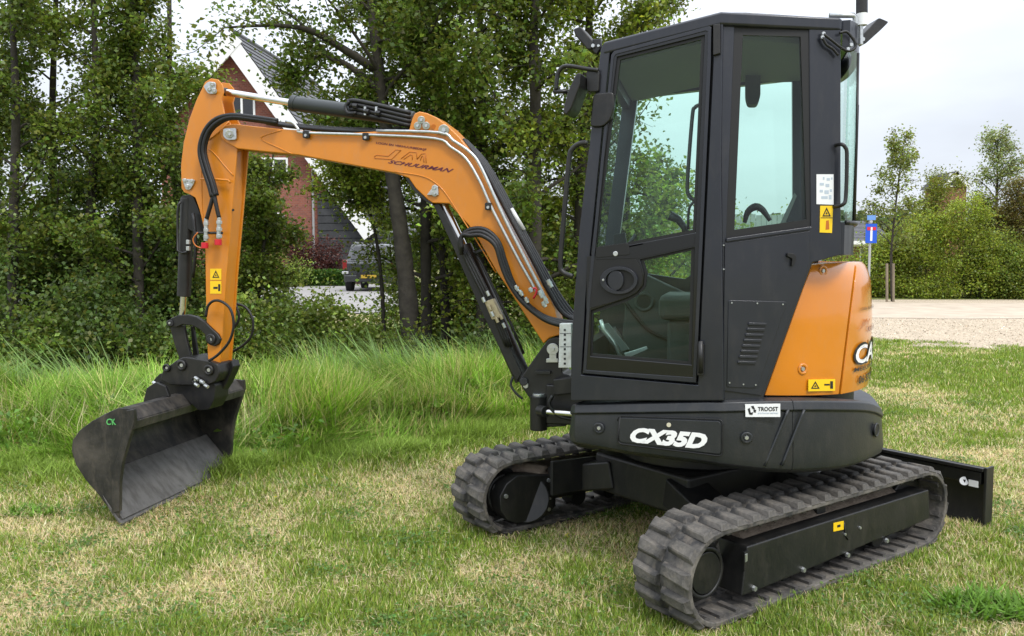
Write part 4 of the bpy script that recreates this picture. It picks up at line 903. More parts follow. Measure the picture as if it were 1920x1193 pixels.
tube('arm_weld_seam', [unp(u, v, PA.off(.001)) for u, v in ((392, 262), (410, 248), (430, 228))], .006, M_or, am, 6, 2)
hb = tube('hose_guide_bar', [unp(u, v, PA.off(.03)) for u, v in ((376, 336), (400, 336), (428, 338), (432, 343))], .007, M_or, am, 8)
P_ = PA.off(.002)
plate('arm_pin_plate', rounded([(381, 162), (390, 153), (404, 154), (404, 176), (390, 176)], 4), PA, .012, M_zn, am, off=.014, bevel=.002); trefoil(((398, 159), (393, 168), (402, 171)), PA.off(.006), am, .012)
plate('arm_pin_plate', rounded([(341, 335), (365, 337), (363, 345), (356, 356), (348, 356)], 3), PA, .012, M_zn, am, off=.014, bevel=.002); trefoil(((347, 339), (360, 340), (352, 350)), PA.off(.006), am, .011)
ysA = plate('yellow_warning_sticker', [(394, 504), (415, 504), (415, 525), (394, 525)], PA, .001, M_yel, am, off=.002, bevel=0); warn_tri([(398, 507), (411, 507), (411, 521), (398, 521)], PA, .0035, ysA)
ysB = plate('yellow_warning_sticker', [(394, 527), (415, 527), (415, 551), (394, 551)], PA, .001, M_yel, am, off=.002, bevel=0)
plate('hand_symbol', [(400, 538), (408, 538), (408, 542), (400, 542)], PA, .001, M_ink, ysB, off=.003, bevel=0); plate('hand_symbol', [(409, 533), (413, 533), (413, 546), (409, 546)], PA, .001, M_ink, ysB, off=.003, bevel=0)
# hose ends with red caps
for (u, v0, v1, cu_, cv0) in ((387, 410, 452, 384, 455), (411, 408, 448, 409, 449)):
    tube('arm_hose', [unp(401, 362, plb(.13)), unp((u + 401) / 2, 388, plb(.13)), unp(u, v0 + 2, plb(.125))], .0125, M_hose, am, 10, 4)
    V, Fc = tubeg([unp(u, v0, plb(.125)), unp(u - 1, v1, plb(.125))], .013, 12); ft = mk('quick_connector', V, Fc, M_zn, am, bevel=.002)
    for k in range(3): V, Fc = tubeg([unp(u, v0 + 6 + k * 13, plb(.125)), unp(u, v0 + 12 + k * 13, plb(.125))], .018, 8); mk('connector_collar', V, Fc, M_zn, ft, bevel=.001)
    V, Fc = tubeg([unp(cu_, cv0, plb(.125)), unp(cu_, cv0 + 11, plb(.125))], .021, 16); mk('dust_cap', V, Fc, M_cap, ft, bevel=.002)
V, Fc = tubeg([unp(368, 437, plb(.115)), unp(417, 437, plb(.115))], .008, 8); mk('connector_bracket', V, Fc, M_bk, am)
tube('cap_chain', [unp(u, v, plb(.13)) for u, v in ((371, 436), (362, 448), (366, 460), (378, 466))], .004, M_ogl, am, 6, 3)
V, Fc = tubeg([unp(437, 394, PA), unp(437, 394, PA.off(.006))], .008, 10); mk('grease_nipple', V, Fc, M_bk, am)
# bucket ram
bb = cyl('bucket_ram_barrel', pm(352, 372), pm(345, 556), .042, M_bk2, ex, 24, .004); cyl('bucket_ram_rod', pm(345, 555), pm(342, 602), .021, M_chr, ex, 20, 0)
plate('ram_yoke', rounded([(338, 368), (360, 364), (372, 392), (384, 430), (372, 440), (352, 430), (336, 400)], 5), plb(.03), .06, M_bk, bb, bevel=.004)
tube('ram_pipe', [pm(339, 378, .055), pm(335, 384, .06), pm(333, 400, .06), pm(333, 470, .06), pm(342, 475, .06), pm(352, 472, .06)], .008, M_bk, bb, 8)
for k in range(2): V, Fc = tubeg([pm(353, 450 + k * 12, .06), pm(353, 458 + k * 12, .06)], .014, 8); mk('hose_fitting', V, Fc, M_zn, bb, bevel=.001)
tube('ram_hose', [pm(362, 400, .06), pm(366, 440, .07), pm(366, 480, .07), pm(362, 520, .05)], .011, M_hose, bb, 8, 3)
# linkage
PL = plb(.085)
for yo in (.085, -.045):
    ln = plate('curved_link', [(316, 606), (320, 597), (334, 591), (352, 590), (368, 594), (384, 604), (396, 616), (408, 627), (413, 636), (410, 645), (402, 650), (392, 647), (386, 640), (384, 628), (374, 618), (360, 611), (342, 609), (330, 614), (320, 614)], plb(yo), .03, M_bk, ex, bevel=.006)
    if yo > 0:
        trefoil(((318, 606),), PL, ln, .014); V, Fc = ringg(unp(396, 636, PL), PL.n, .014, .034, .012, 24); mk('link_boss', V, Fc, M_bk, ln, smooth=True); bolt(395, 637, PL, .014, ln, .006)
for yo in (.05, -.02):
    plate('tipping_link', [(318, 614), (344, 610), (350, 640), (358, 670), (336, 674), (326, 644)], plb(yo), .025, M_bk, ex, bevel=.005)
plate('tipping_link', [(357, 612), (362, 612), (371, 668), (362, 670)], plb(-.03), .02, M_bk, ex, bevel=.003)
cyl('link_pin', pm(319, 606, -.09), pm(319, 606, .10), .02, M_bk, ex); cyl('link_pin', pm(396, 637, -.09), pm(396, 637, .095), .024, M_bk, ex)
# hose loops beside the arm end
tube('tilt_hose', [pm(u, v, .12) for u, v in ((392, 677), (410, 664), (430, 640), (438, 610), (433, 582), (418, 567), (402, 564), (390, 574), (386, 594))], .0085, M_hose, ex, 8, 5)
tube('tilt_hose', [pm(u, v, -.12) for u, v in ((436, 660), (458, 646), (472, 628), (474, 600), (462, 578), (444, 570))], .0085, M_hose, ex, 8, 5)
tube('tilt_hose', [pm(u, v, -.09) for u, v in ((442, 572), (448, 590), (446, 604), (438, 616))], .0085, M_hose, ex, 8, 4)
# coupler
PQ = plb(.11)
qc = plate('quick_coupler', rounded([(330, 676), (345, 669), (388, 676), (408, 683), (412, 700), (404, 716), (384, 724), (318, 722), (300, 712), (304, 696)], 4), PQ, .22, M_bk, ex, bevel=.008)
for (u, v, r_) in ((341, 685, .034), (392, 694, .034), (313, 690, .026), (366, 713, .022), (376, 716, .02)):
    T_ = PQ.off(.002); V, Fc = ringg(unp(u, v, T_), T_.n, r_ * .45, r_, .014, 20); mk('coupler_boss', V, Fc, M_bk, qc, smooth=True); bolt(u, v, T_, r_ * .42, qc, .01)
plate('coupler_lower_block', rounded([(288, 712), (300, 700), (360, 706), (396, 712), (404, 722), (402, 748), (392, 768), (372, 770), (345, 745), (322, 742), (284, 755)], 4), plb(.08), .15, M_bk, qc, bevel=.008)
plate('coupler_hook', [(400, 704), (420, 684), (434, 676), (438, 688), (424, 720), (410, 742), (396, 742)], plb(.0), .08, M_bk, qc, bevel=.006)
plate('coupler_guard', [(284, 724), (296, 716), (300, 750), (284, 758)], plb(.10), .20, M_bk2, qc, bevel=.004)
for (u, v) in ((366, 708), (376, 714), (366, 720), (287, 717), (384, 722)):
    V, Fc = tubeg([unp(u, v, plb(.13)), unp(u + 6, v + 4, plb(.14))], .011, 8); mk('coupler_fitting', V, Fc, M_zn, qc, bevel=.001)

# ---- bucket: one shell profile, between two side plates
AK = R(9)
KN = Vector((-math.sin(AK), -math.cos(AK), 0)); KF = Vector((-math.cos(AK), math.sin(AK), 0))
near_c = Vector((-2.215, 4.57, 0)); BWd = 1.28
PK = Pl(near_c, KN)
side_px = [(238, 766), (250, 768), (252, 790), (240, 830), (229, 868), (224, 905), (223, 960), (222, 979), (205, 956), (186, 930), (160, 900), (142, 872), (134, 846), (136, 826), (148, 808), (172, 790), (206, 772), (222, 765)]
shell_px = [(252, 788), (236, 767), (221, 766), (196, 776), (166, 794), (146, 810), (136, 828), (135, 848), (144, 873), (162, 900), (188, 931), (206, 955), (222, 979)]
sh3 = [unp(u, v, PK) for u, v in shell_px]
vecW = -KN * BWd + Vector((0, 0, -.02))
cen = sum((p for p in sh3), Vector()) / len(sh3)
V = []; Fc = []; n = len(sh3)
inn = []
for i, p in enumerate(sh3):
    a0 = sh3[max(i - 1, 0)]; b0 = sh3[min(i + 1, n - 1)]; t = (b0 - a0).normalized(); nm = t.cross(KN).normalized()
    if nm.dot(cen - p) < 0: nm = -nm
    inn.append(p + nm * .014)
prof_ = sh3 + inn[::-1]
V, Fc = prism_g([p - KN * .012 for p in prof_], vecW + KN * .024)
bk = mk('bucket', V, Fc, M_bkt, ex, bevel=.002)
for k in (0, 1):
    P3_ = [unp(u, v, PK) + (vecW + KN * .014 if k else Vector()) for u, v in side_px]; V, Fc = prism_g(P3_, -KN * .014); mk('bucket_side_plate', V, Fc, M_bkt, bk, bevel=.004)
    e_ = [(250, 768), (252, 790), (240, 830), (229, 868), (224, 905), (223, 960)]
    P3_ = [unp(u, v, PK.off(.008)) + (vecW if k else Vector()) for u, v in e_]; P4_ = [unp(u - 14, v + 2, PK.off(.008)) + (vecW if k else Vector()) for u, v in e_]
    V, Fc = prism_g(P3_ + P4_[::-1], -KN * .03); mk('side_wear_strip', V, Fc, M_bkt, bk, bevel=.004)
ledge = [unp(u, v, PK) for u, v in ((253, 790), (251, 806), (247, 804), (247, 786))]
V, Fc = prism_g([p for p in ledge], vecW); mk('top_beam_lip', V, Fc, M_bkt, bk, bevel=.004)
cut = [sh3[-3] + (inn[-3] - sh3[-3]) * 1.3, inn[-1] + (inn[-1] - inn[-2]).normalized() * .02, sh3[-1] + (sh3[-1] - sh3[-2]).normalized() * .03, sh3[-2] + (sh3[-2] - inn[-2]) * .3]
V, Fc = prism_g([p + KN * .004 for p in cut], vecW - KN * .008); mk('cutting_edge', V, Fc, M_edge, bk, bevel=.004)
fl = [inn[-4] + (inn[-4] - sh3[-4]) * .12, inn[-3] + (inn[-3] - sh3[-3]) * .12, inn[-2] + (inn[-2] - sh3[-2]) * .12, inn[-1] + (inn[-1] - sh3[-1]) * .12]; fl2 = [p + (a_ - b_) * .6 for p, a_, b_ in zip(fl, inn[-4:], sh3[-4:])]
V, Fc = prism_g([p - KN * .014 for p in fl + fl2[::-1]], vecW + KN * .028); mk('floor_plate', V, Fc, M_edge, bk, bevel=.003)
tm = [sh3[1] + (inn[1] - sh3[1]) * 1.2, sh3[2] + (inn[2] - sh3[2]) * 1.2, sh3[2] + (inn[2] - sh3[2]) * 3.4, sh3[0] + (inn[0] - sh3[0]) * 3.6, sh3[0] + (inn[0] - sh3[0]) * 1.2]
V, Fc = prism_g([p - KN * .02 for p in tm], vecW + KN * .04); mk('top_beam', V, Fc, M_bkt, bk, bevel=.006)
# hanger ears towards the coupler
for k, fr_ in enumerate((.34, .60)):
    off_ = vecW * fr_; q3 = [unp(u, v, PK) + off_ for u, v in ((176, 796), (226, 768), (234, 766), (226, 744), (206, 736), (188, 748))]
    V, Fc = prism_g(q3, -KN * .025); mk('bucket_ear', V, Fc, M_bk, bk, bevel=.005)
text('C', [(200, 785), (209, 785), (208, 797), (199, 797)], PK, M_grn, bk, .003, bold=.02)
text('K', [(209, 786), (219, 785), (218, 797), (208, 797)], PK, M_grn, bk, .003, shear=-.3, bold=.02)

# ================================================================== HOUSES, CAR, SIGN, FENCE
top()
M_brick = mat('red_brick', (.23, .075, .048), .9, col2=(.15, .05, .035), vscale=1.5)
def brickify(m, scale=3.2, mortar=(.22, .18, .15)):
    t = m.node_tree; b = t.nodes['Principled BSDF']; tc = t.nodes.new('ShaderNodeTexCoord'); mp_ = t.nodes.new('ShaderNodeMapping'); mp_.inputs['Rotation'].default_value = (R(90), 0, 0)
    t.links.new(tc.outputs['Object'], mp_.inputs[0]); br_ = t.nodes.new('ShaderNodeTexBrick'); br_.inputs['Scale'].default_value = scale
    br_.inputs['Color1'].default_value = (.26, .085, .052, 1); br_.inputs['Color2'].default_value = (.17, .055, .038, 1); br_.inputs['Mortar'].default_value = (*mortar, 1); br_.inputs['Mortar Size'].default_value = .012
    t.links.new(mp_.outputs[0], br_.inputs[0]); t.links.new(br_.outputs[0], b.inputs['Base Color'])
brickify(M_brick)
M_tile = mat('grey_roof_tiles', (.085, .085, .092), .6, col2=(.13, .13, .135), vscale=3)
M_wood = mat('dark_grey_boards', (.045, .047, .050), .75, var=.3, vscale=2)
M_wpt = mat('white_painted_trim', (.78, .78, .76), .5)
M_pipe = mat('grey_downspout', (.30, .30, .30), .5)
M_fence = mat('grey_fence_boards', (.23, .26, .25), .8, var=.25, vscale=2)

def roof_rows(name, a, b, c, d, m, parent, rows):
    """tiles laid in courses: a-b is the eaves edge, d-c the ridge; each course is a thin step"""
    V = []; Fc = []; nrm = (b - a).cross(d - a).normalized()
    if nrm.z < 0: nrm = -nrm
    for i in range(rows):
        t0, t1 = i / rows, (i + 1.08) / rows
        p = [a + (d - a) * t0, b + (c - b) * t0, b + (c - b) * min(t1, 1), a + (d - a) * min(t1, 1)]
        k = len(V); V += [p[0] + nrm * .06, p[1] + nrm * .06, p[2] + nrm * .015, p[3] + nrm * .015, p[0], p[1]]
        Fc += [(k, k + 1, k + 2, k + 3), (k + 4, k + 5, k + 1, k)]
    o = mk(name, V, Fc, m, parent); o['kind'] = 'stuff'; return o
def window(parent, x0, x1, y, z0, z1, ny=-1, bars=1):
    f = wbox('window', x0, x1, y - .04, y + .10, z0, z1, M_wpt, parent)
    me_ = f.data; bpy.data.objects.remove(f)
    V, Fc = prism_g([Vector((x0, y - .05, z0)), Vector((x1, y - .05, z0)), Vector((x1, y - .05, z1)), Vector((x0, y - .05, z1))], Vector((0, .14, 0)),
                    [[Vector((x0 + .09 + (x1 - x0 - .09) * i / bars, y - .05, z0 + .09)), Vector((x0 + (x1 - x0 - .09) * (i + 1) / bars, y - .05, z0 + .09)), Vector((x0 + (x1 - x0 - .09) * (i + 1) / bars, y - .05, z1 - .09)), Vector((x0 + .09 + (x1 - x0 - .09) * i / bars, y - .05, z1 - .09))] for i in range(bars)])
    f = mk('window', V, Fc, M_wpt, parent); wbox('pane', x0 + .05, x1 - .05, y + .0, y + .02, z0 + .05, z1 - .05, M_win, f); return f

# --- brick house
HY = 38.0
hs = thing('brick_house', (at(520, HY, .38).x, HY, .38), 'tall red brick house with steep grey tiled roof and white bargeboards behind the trees', 'house')
ap = at(441, HY, 0); apz = gz(441, 70, HY); g0 = .30
xl, zl = at(330, HY).x, apz - (at(441, HY).x - at(330, HY).x) * 1.02
xa = at(441, HY, apz).x
xr_, zr_ = at(694, HY, 3.4).x, gz(694, 420, HY)
xl = at(300, HY, 7.5).x; zl = apz - (xa - xl) * 1.05
V = [Vector((xl, HY, g0)), Vector((xr_ - 2.0, HY, g0)), Vector((xr_ - 2.0, HY, apz - (xr_ - 2.0 - xa) * (apz - zr_) / (xr_ - xa))), Vector((xa, HY, apz)), Vector((xl, HY, zl))]
V, Fc = prism_g(V, Vector((1.1, 10.6, 0))); mk('wall', V, Fc, M_brick, hs)
wbox('garage_wall', xr_ - 2.35, xr_ + .6, HY - .06, HY + 6, g0, gz(650, 330, HY) - 1.2, M_wood, hs)
for k in range(12):
    z_ = g0 + .12 + k * .34
    wbox('cladding_board', xr_ - 2.36, xr_ + .61, HY - .10, HY - .065, z_, z_ + .30, M_wood, hs)
RD = Vector((1.1, 10.6, 0)); e_ = Vector((-.3, -.55, 0))
A_ = Vector((xa, HY, apz)) + Vector((0, -.5, .12)); Rr = Vector((xr_ + .35, HY - .5, zr_ - .35)); Ll = Vector((xl - .3, HY - .5, zl - .25))
roof_o = roof_rows('roof', Rr, Rr + RD * 1.05, A_ + RD * 1.05, A_, M_tile, hs, 34)
roof_rows('roof', Ll, Ll + RD * 1.05, A_ + RD * 1.05, A_, M_tile, hs, 22)
def barge(a, b, dy=0.):
    a = a - Vector((0, dy, 0)); b = b - Vector((0, dy, 0))
    d = (b - a).normalized(); dn = Vector((d.z, 0, -d.x)); dn = dn if dn.z < 0 else -dn
    V, Fc = prism_g([a - Vector((0, .06, 0)), b - Vector((0, .06, 0)), b - Vector((0, .06, 0)) + dn * .66, a - Vector((0, .06, 0)) + dn * .66], Vector((0, .08, 0))); mk('bargeboard', V, Fc, M_wpt, hs)
    V, Fc = prism_g([a + dn * .42, b + dn * .42, b + dn * .42 + Vector((0, .45, 0)), a + dn * .42 + Vector((0, .45, 0))], dn * .04); mk('soffit', V, Fc, M_wpt, hs)
barge(A_, Rr); barge(A_, Ll, .03)
RG = tubeg([A_ + Vector((0, -.05, .02)), A_ + RD * 1.05 + Vector((0, 0, .02))], .13, 8); mk('ridge_cap', RG[0], RG[1], M_tile, hs)
def hwin(u0, u1, v0, v1, bars=1): return window(hs, at(u0, HY, 5).x, at(u1, HY, 5).x, HY - .02, gz(u0, v1, HY), gz(u0, v0, HY), bars=bars)
hwin(432, 482, 178, 222, 2); hwin(486, 541, 296, 344, 2); hwin(455, 512, 412, 462, 2); hwin(350, 396, 300, 350, 1)
wbox('canopy', at(448, HY, 3.5).x, at(534, HY, 3.5).x, HY - .9, HY + .05, gz(500, 408, HY), gz(500, 401, HY), M_wpt, hs)
cyl('downspout', Vector((at(591, HY).x, HY - .12, g0)), Vector((at(591, HY).x, HY - .12, gz(591, 318, HY))), .055, M_pipe, hs, 10, 0)
wbox('roof_window', at(563, 43).x, at(575, 43).x, 42.0, 42.3, gz(569, 156, 42), gz(569, 146, 42), M_wpt, hs)
cyl('wall_lamp', Vector((at(619, HY).x, HY - .2, gz(619, 478, HY))), Vector((at(619, HY).x, HY - .2, gz(619, 470, HY))), .07, M_wpt, hs, 10, 0)
top()
# --- far houses, right
def small_house(name, x0, x1, y, z0, ze, zr, dep, label, wallm, gable, gl=None):
    h = thing(name, ((x0 + x1) / 2, y, z0), label, 'house'); xm = (x0 + x1) / 2
    if gable:
        V, Fc = prism_g([Vector((x0, y, z0)), Vector((x1, y, z0)), Vector((x1, y, ze)), Vector((xm, y, zr)), Vector((x0, y, ze))], Vector((0, dep, 0))); mk('wall', V, Fc, wallm, h)
        for s, xx in ((-1, x0), (1, x1)):
            a = Vector((xx + s * .3, y - .3, ze - .25)); b = Vector((xm, y - .3, zr + .12)); roof_rows('roof', a, a + Vector((0, dep + .6, 0)), b + Vector((0, dep + .6, 0)), b, M_tile, h, 14)
            d = (b - a).normalized(); dn = Vector((-d.z, 0, d.x)) * (1 if s < 0 else -1); dn = dn if dn.z < 0 else -dn
            V, Fc = prism_g([a + dn * .02, b + dn * .02, b + dn * .3, a + dn * .3], Vector((0, .1, 0))); mk('bargeboard', V, Fc, M_wpt, h)
        wbox('chimney', x0 - .1, x0 + .75, y + 1, y + 1.8, ze, zr - .3, wallm, h)
        window(h, xm - .5, xm + .5, y - .02, ze - .2, ze + .9)
    else:
        wbox('wall', x0, x1, y, y + dep, z0, ze, wallm, h)
        roof_rows('roof', Vector((x0 - .4, y - .5, ze - .1)), Vector((x1 + .4, y - .5, ze - .1)), Vector((x1 + .4, y + dep / 2, zr)), Vector((x0 - .4, y + dep / 2, zr)), M_tile, h, 16)
        wbox('gutter_board', x0 - .4, x1 + .4, y - .62, y - .5, ze - .28, ze + .02, M_wpt, h)
        k = 0
        for xx in np.arange(x0 + 1.2, x1 - 1.5, 3.4): window(h, xx, xx + 1.6, y - .02, z0 + 1.0, z0 + 2.3, bars=2)
        wbox('bay_canopy', x1 - 5, x1 - .5, y - 1.2, y, z0 + 2.5, z0 + 2.75, M_wpt, h)
    top(); return h
small_house('bungalow', at(1120, 58).x, at(1668, 58).x, 58, 0, gz(1640, 455, 58), gz(1640, 412, 60), 9, 'low brick house with grey roof beyond the blue road sign', M_brick, False)
small_house('gabled_house', at(1762, 70).x, at(1806, 70).x, 70, 0, gz(1780, 346, 70), gz(1780, 324, 70), 3, 'distant house whose gable tip and chimney rise above the hedge', M_brick, True)

# --- fence seen through the cab
fe = thing('board_fence', (at(1420, 30).x, 30, 0), 'grey vertical board fence seen through the rear cab window', 'fence')
bx0 = at(1340, 30).x; v_, f_ = boxg(Vector((0, 0, 0)), Vector((1, 0, 0)), Vector((0, 1, 0)), Zv, .085, .012, 1.56)
FB = bpy.data.meshes.new('fence_board'); FB.from_pydata([tuple(p) for p in v_], [], f_); FB.materials.append(M_fence)
nb = 20
for i in range(nb):
    o = inst('fence_board', FB, Matrix.Translation(Vector((bx0 + i * .19, 30 + .01 * (i % 2), 1.53 + .02 * math.sin(i * 2.1)))), fe)
for z_ in (.5, 2.5): wbox('fence_rail', bx0 - .1, bx0 + nb * .19, 30.03, 30.08, z_, z_ + .09, M_fence, fe)
for x_ in (bx0, bx0 + nb * .095, bx0 + nb * .19): wbox('fence_post', x_ - .05, x_ + .05, 30.08, 30.18, 0, 3.0, M_fence, fe)
top()

# --- parked pickup-like car
M_carp = mat('dark_grey_car_paint', (.030, .032, .034), .25, coat=.6); M_silv = mat('silver_roof_paint', (.55, .56, .57), .3, metal=.4); M_tyre = mat('tyre', (.015, .015, .015), .85)
M_lred = mat('red_tail_lamp', (.20, .010, .010), .25, coat=.5); M_cglass = glass('car_glass', (.12, .15, .15), 2.5)
CYr = 28.2; cz = .36; cxm = at(692, CYr, 1).x
car = thing('parked_car', (cxm, CYr, cz), 'dark grey car seen from behind, parked on the driveway beside the brick house', 'car')
def carbody():
    # cross-sections along the car, back to front: (y, half-width bottom, half-width waist, z0, zwaist)
    secs = [(0, .80, .86, .42, 1.02), (.10, .86, .90, .36, 1.06), (1.0, .88, .91, .34, 1.08), (3.1, .88, .91, .34, 1.04), (4.2, .84, .86, .36, .88), (4.5, .76, .78, .42, .74)]
    V = []; Fc = []
    for (y, a, b, z0, z1) in secs:
        for (x, z) in ((-a, z0), (-b, (z0 + z1) / 2), (-b + .03, z1), (b - .03, z1), (b, (z0 + z1) / 2), (a, z0)): V.append(Vector((cxm + x, CYr + y, cz + z)))
    for i in range(len(secs) - 1):
        for j in range(6): a0 = i * 6 + j; a1 = i * 6 + (j + 1) % 6; Fc.append((a0, a1, a1 + 6, a0 + 6))
    Fc += [tuple(range(6)), tuple(range(len(V) - 1, len(V) - 7, -1))]; return V, Fc
V, Fc = carbody(); body = mk('body', V, Fc, M_carp, car, bevel=.04, seg=3)
V = []; Fc = []
for (y, hw, z) in ((.12, .80, 1.05), (.42, .68, 1.62), (.75, .67, 1.68), (2.2, .67, 1.66), (3.15, .78, 1.06)): V += [Vector((cxm - hw, CYr + y, cz + z)), Vector((cxm + hw, CYr + y, cz + z))]
V2 = [Vector((cxm - .8, CYr + 3.1, cz + 1.0)), Vector((cxm + .8, CYr + 3.1, cz + 1.0))]
M_cabn = mat('car_upper_paint', (.05, .052, .055), .25, coat=.6)
cbn = mk('cabin', V, [(0, 1, 3, 2), (2, 3, 5, 4), (4, 5, 7, 6), (6, 7, 9, 8), (0, 2, 4, 6, 8), (1, 9, 7, 5, 3), (0, 8, 9, 1)], M_cabn, car, bevel=.03)
V, Fc = prism_g([Vector((cxm - .64, CYr + .155, cz + 1.13)), Vector((cxm + .64, CYr + .155, cz + 1.13)), Vector((cxm + .55, CYr + .375, cz + 1.55)), Vector((cxm - .55, CYr + .375, cz + 1.55))], Vector((0, -.02, .008))); mk('rear_window', V, Fc, M_cglass, car)
wbox('roof_rail', cxm - .60, cxm - .56, CYr + .7, CYr + 2.3, cz + 1.70, cz + 1.74, M_silv, car); wbox('roof_rail', cxm + .56, cxm + .60, CYr + .7, CYr + 2.3, cz + 1.70, cz + 1.74, M_silv, car)
for s in (-1, 1):
    wbox('tail_light', cxm + s * .82 - .07, cxm + s * .82 + .07, CYr - .03, CYr + .12, cz + .78, cz + 1.12, M_lred, car, .02)
    wbox('bumper_corner', cxm + s * .80 - .11, cxm + s * .80 + .11, CYr - .07, CYr + .1, cz + .64, cz + .73, M_silv, car, .02)
    for y in (.75, 3.6):
        V, Fc = tubeg([Vector((cxm + s * .90, CYr + y, cz + .34)), Vector((cxm + s * .68, CYr + y, cz + .34))], .34, 24); wh = mk('wheel', V, Fc, M_tyre, car, bevel=.03)
        V, Fc = tubeg([Vector((cxm + s * .91, CYr + y, cz + .34)), Vector((cxm + s * .87, CYr + y, cz + .34))], .20, 16); mk('rim', V, Fc, M_silv, wh)
    wbox('side_window', cxm + s * .735 - .008, cxm + s * .735 + .008, CYr + .8, CYr + 2.5, cz + 1.14, cz + 1.52, M_cglass, car)
wbox('bumper', cxm - .84, cxm + .84, CYr - .08, CYr + .15, cz + .38, cz + .60, M_carp, car, .03)
M_npl = mat('yellow_number_plate', (.42, .27, .02), .5)
np_ = wbox('number_plate', cxm - .26, cxm + .26, CYr - .10, CYr - .085, cz + .50, cz + .61, M_npl, car)
wbox('plate_surround', cxm - .42, cxm + .42, CYr - .084, CYr - .07, cz + .47, cz + .66, M_bk, car)
V, Fc = tubeg([Vector((cxm + .0, CYr - .2, cz + .40)), Vector((cxm, CYr - .02, cz + .40))], .03, 10); mk('tow_bar', V, Fc, M_bk, car)
top()

# --- road sign (dead end)
M_blue = mat('blue_sign_face', (.010, .085, .55), .4); M_sred = mat('red_sign_bar', (.60, .015, .03), .4); M_post = mat('galvanised_post', (.42, .43, .43), .5, metal=.3)
SY = 26.5; sx_ = at(1631, SY, 2).x
sg = thing('road_sign', (sx_, SY, 0), 'blue dead end road sign on a grey post at the right edge of the road', 'road sign')
cyl('post', Vector((sx_, SY, 0)), Vector((sx_, SY, gz(1630, 405, SY))), .038, M_post, sg, 12, 0)
def srect(name, u0, v0, u1, v1, m, parent, dy, th=.012):
    return wbox(name, at(u0, SY, 2).x, at(u1, SY, 2).x, SY - dy - th, SY - dy, gz(u0, v1, SY), gz(u0, v0, SY), m, parent)
pn_ = srect('sign_plate', 1621, 420, 1642, 456, M_blue, sg, .05)
srect('white_stem', 1629.7, 428, 1633.6, 452, M_wht, pn_, .064, .003); srect('red_bar', 1623.5, 426, 1640, 432, M_sred, pn_, .068, .003); srect('white_notch', 1630, 426.5, 1633.3, 431.5, M_wht, pn_, .072, .003)
M_lblue = mat('faded_blue_plate', (.13, .28, .62), .5)
tb_ = srect('upper_plate', 1623, 404, 1639, 413, M_lblue, sg, .05)
V, Fc = tubeg([Vector((at(1631, SY, 2).x, SY - .05, gz(1631, 416, SY))), Vector((at(1631, SY, 2).x, SY - .07, gz(1631, 416, SY)))], .045, 14); mk('sign_bracket', V, Fc, M_post, sg)
top()

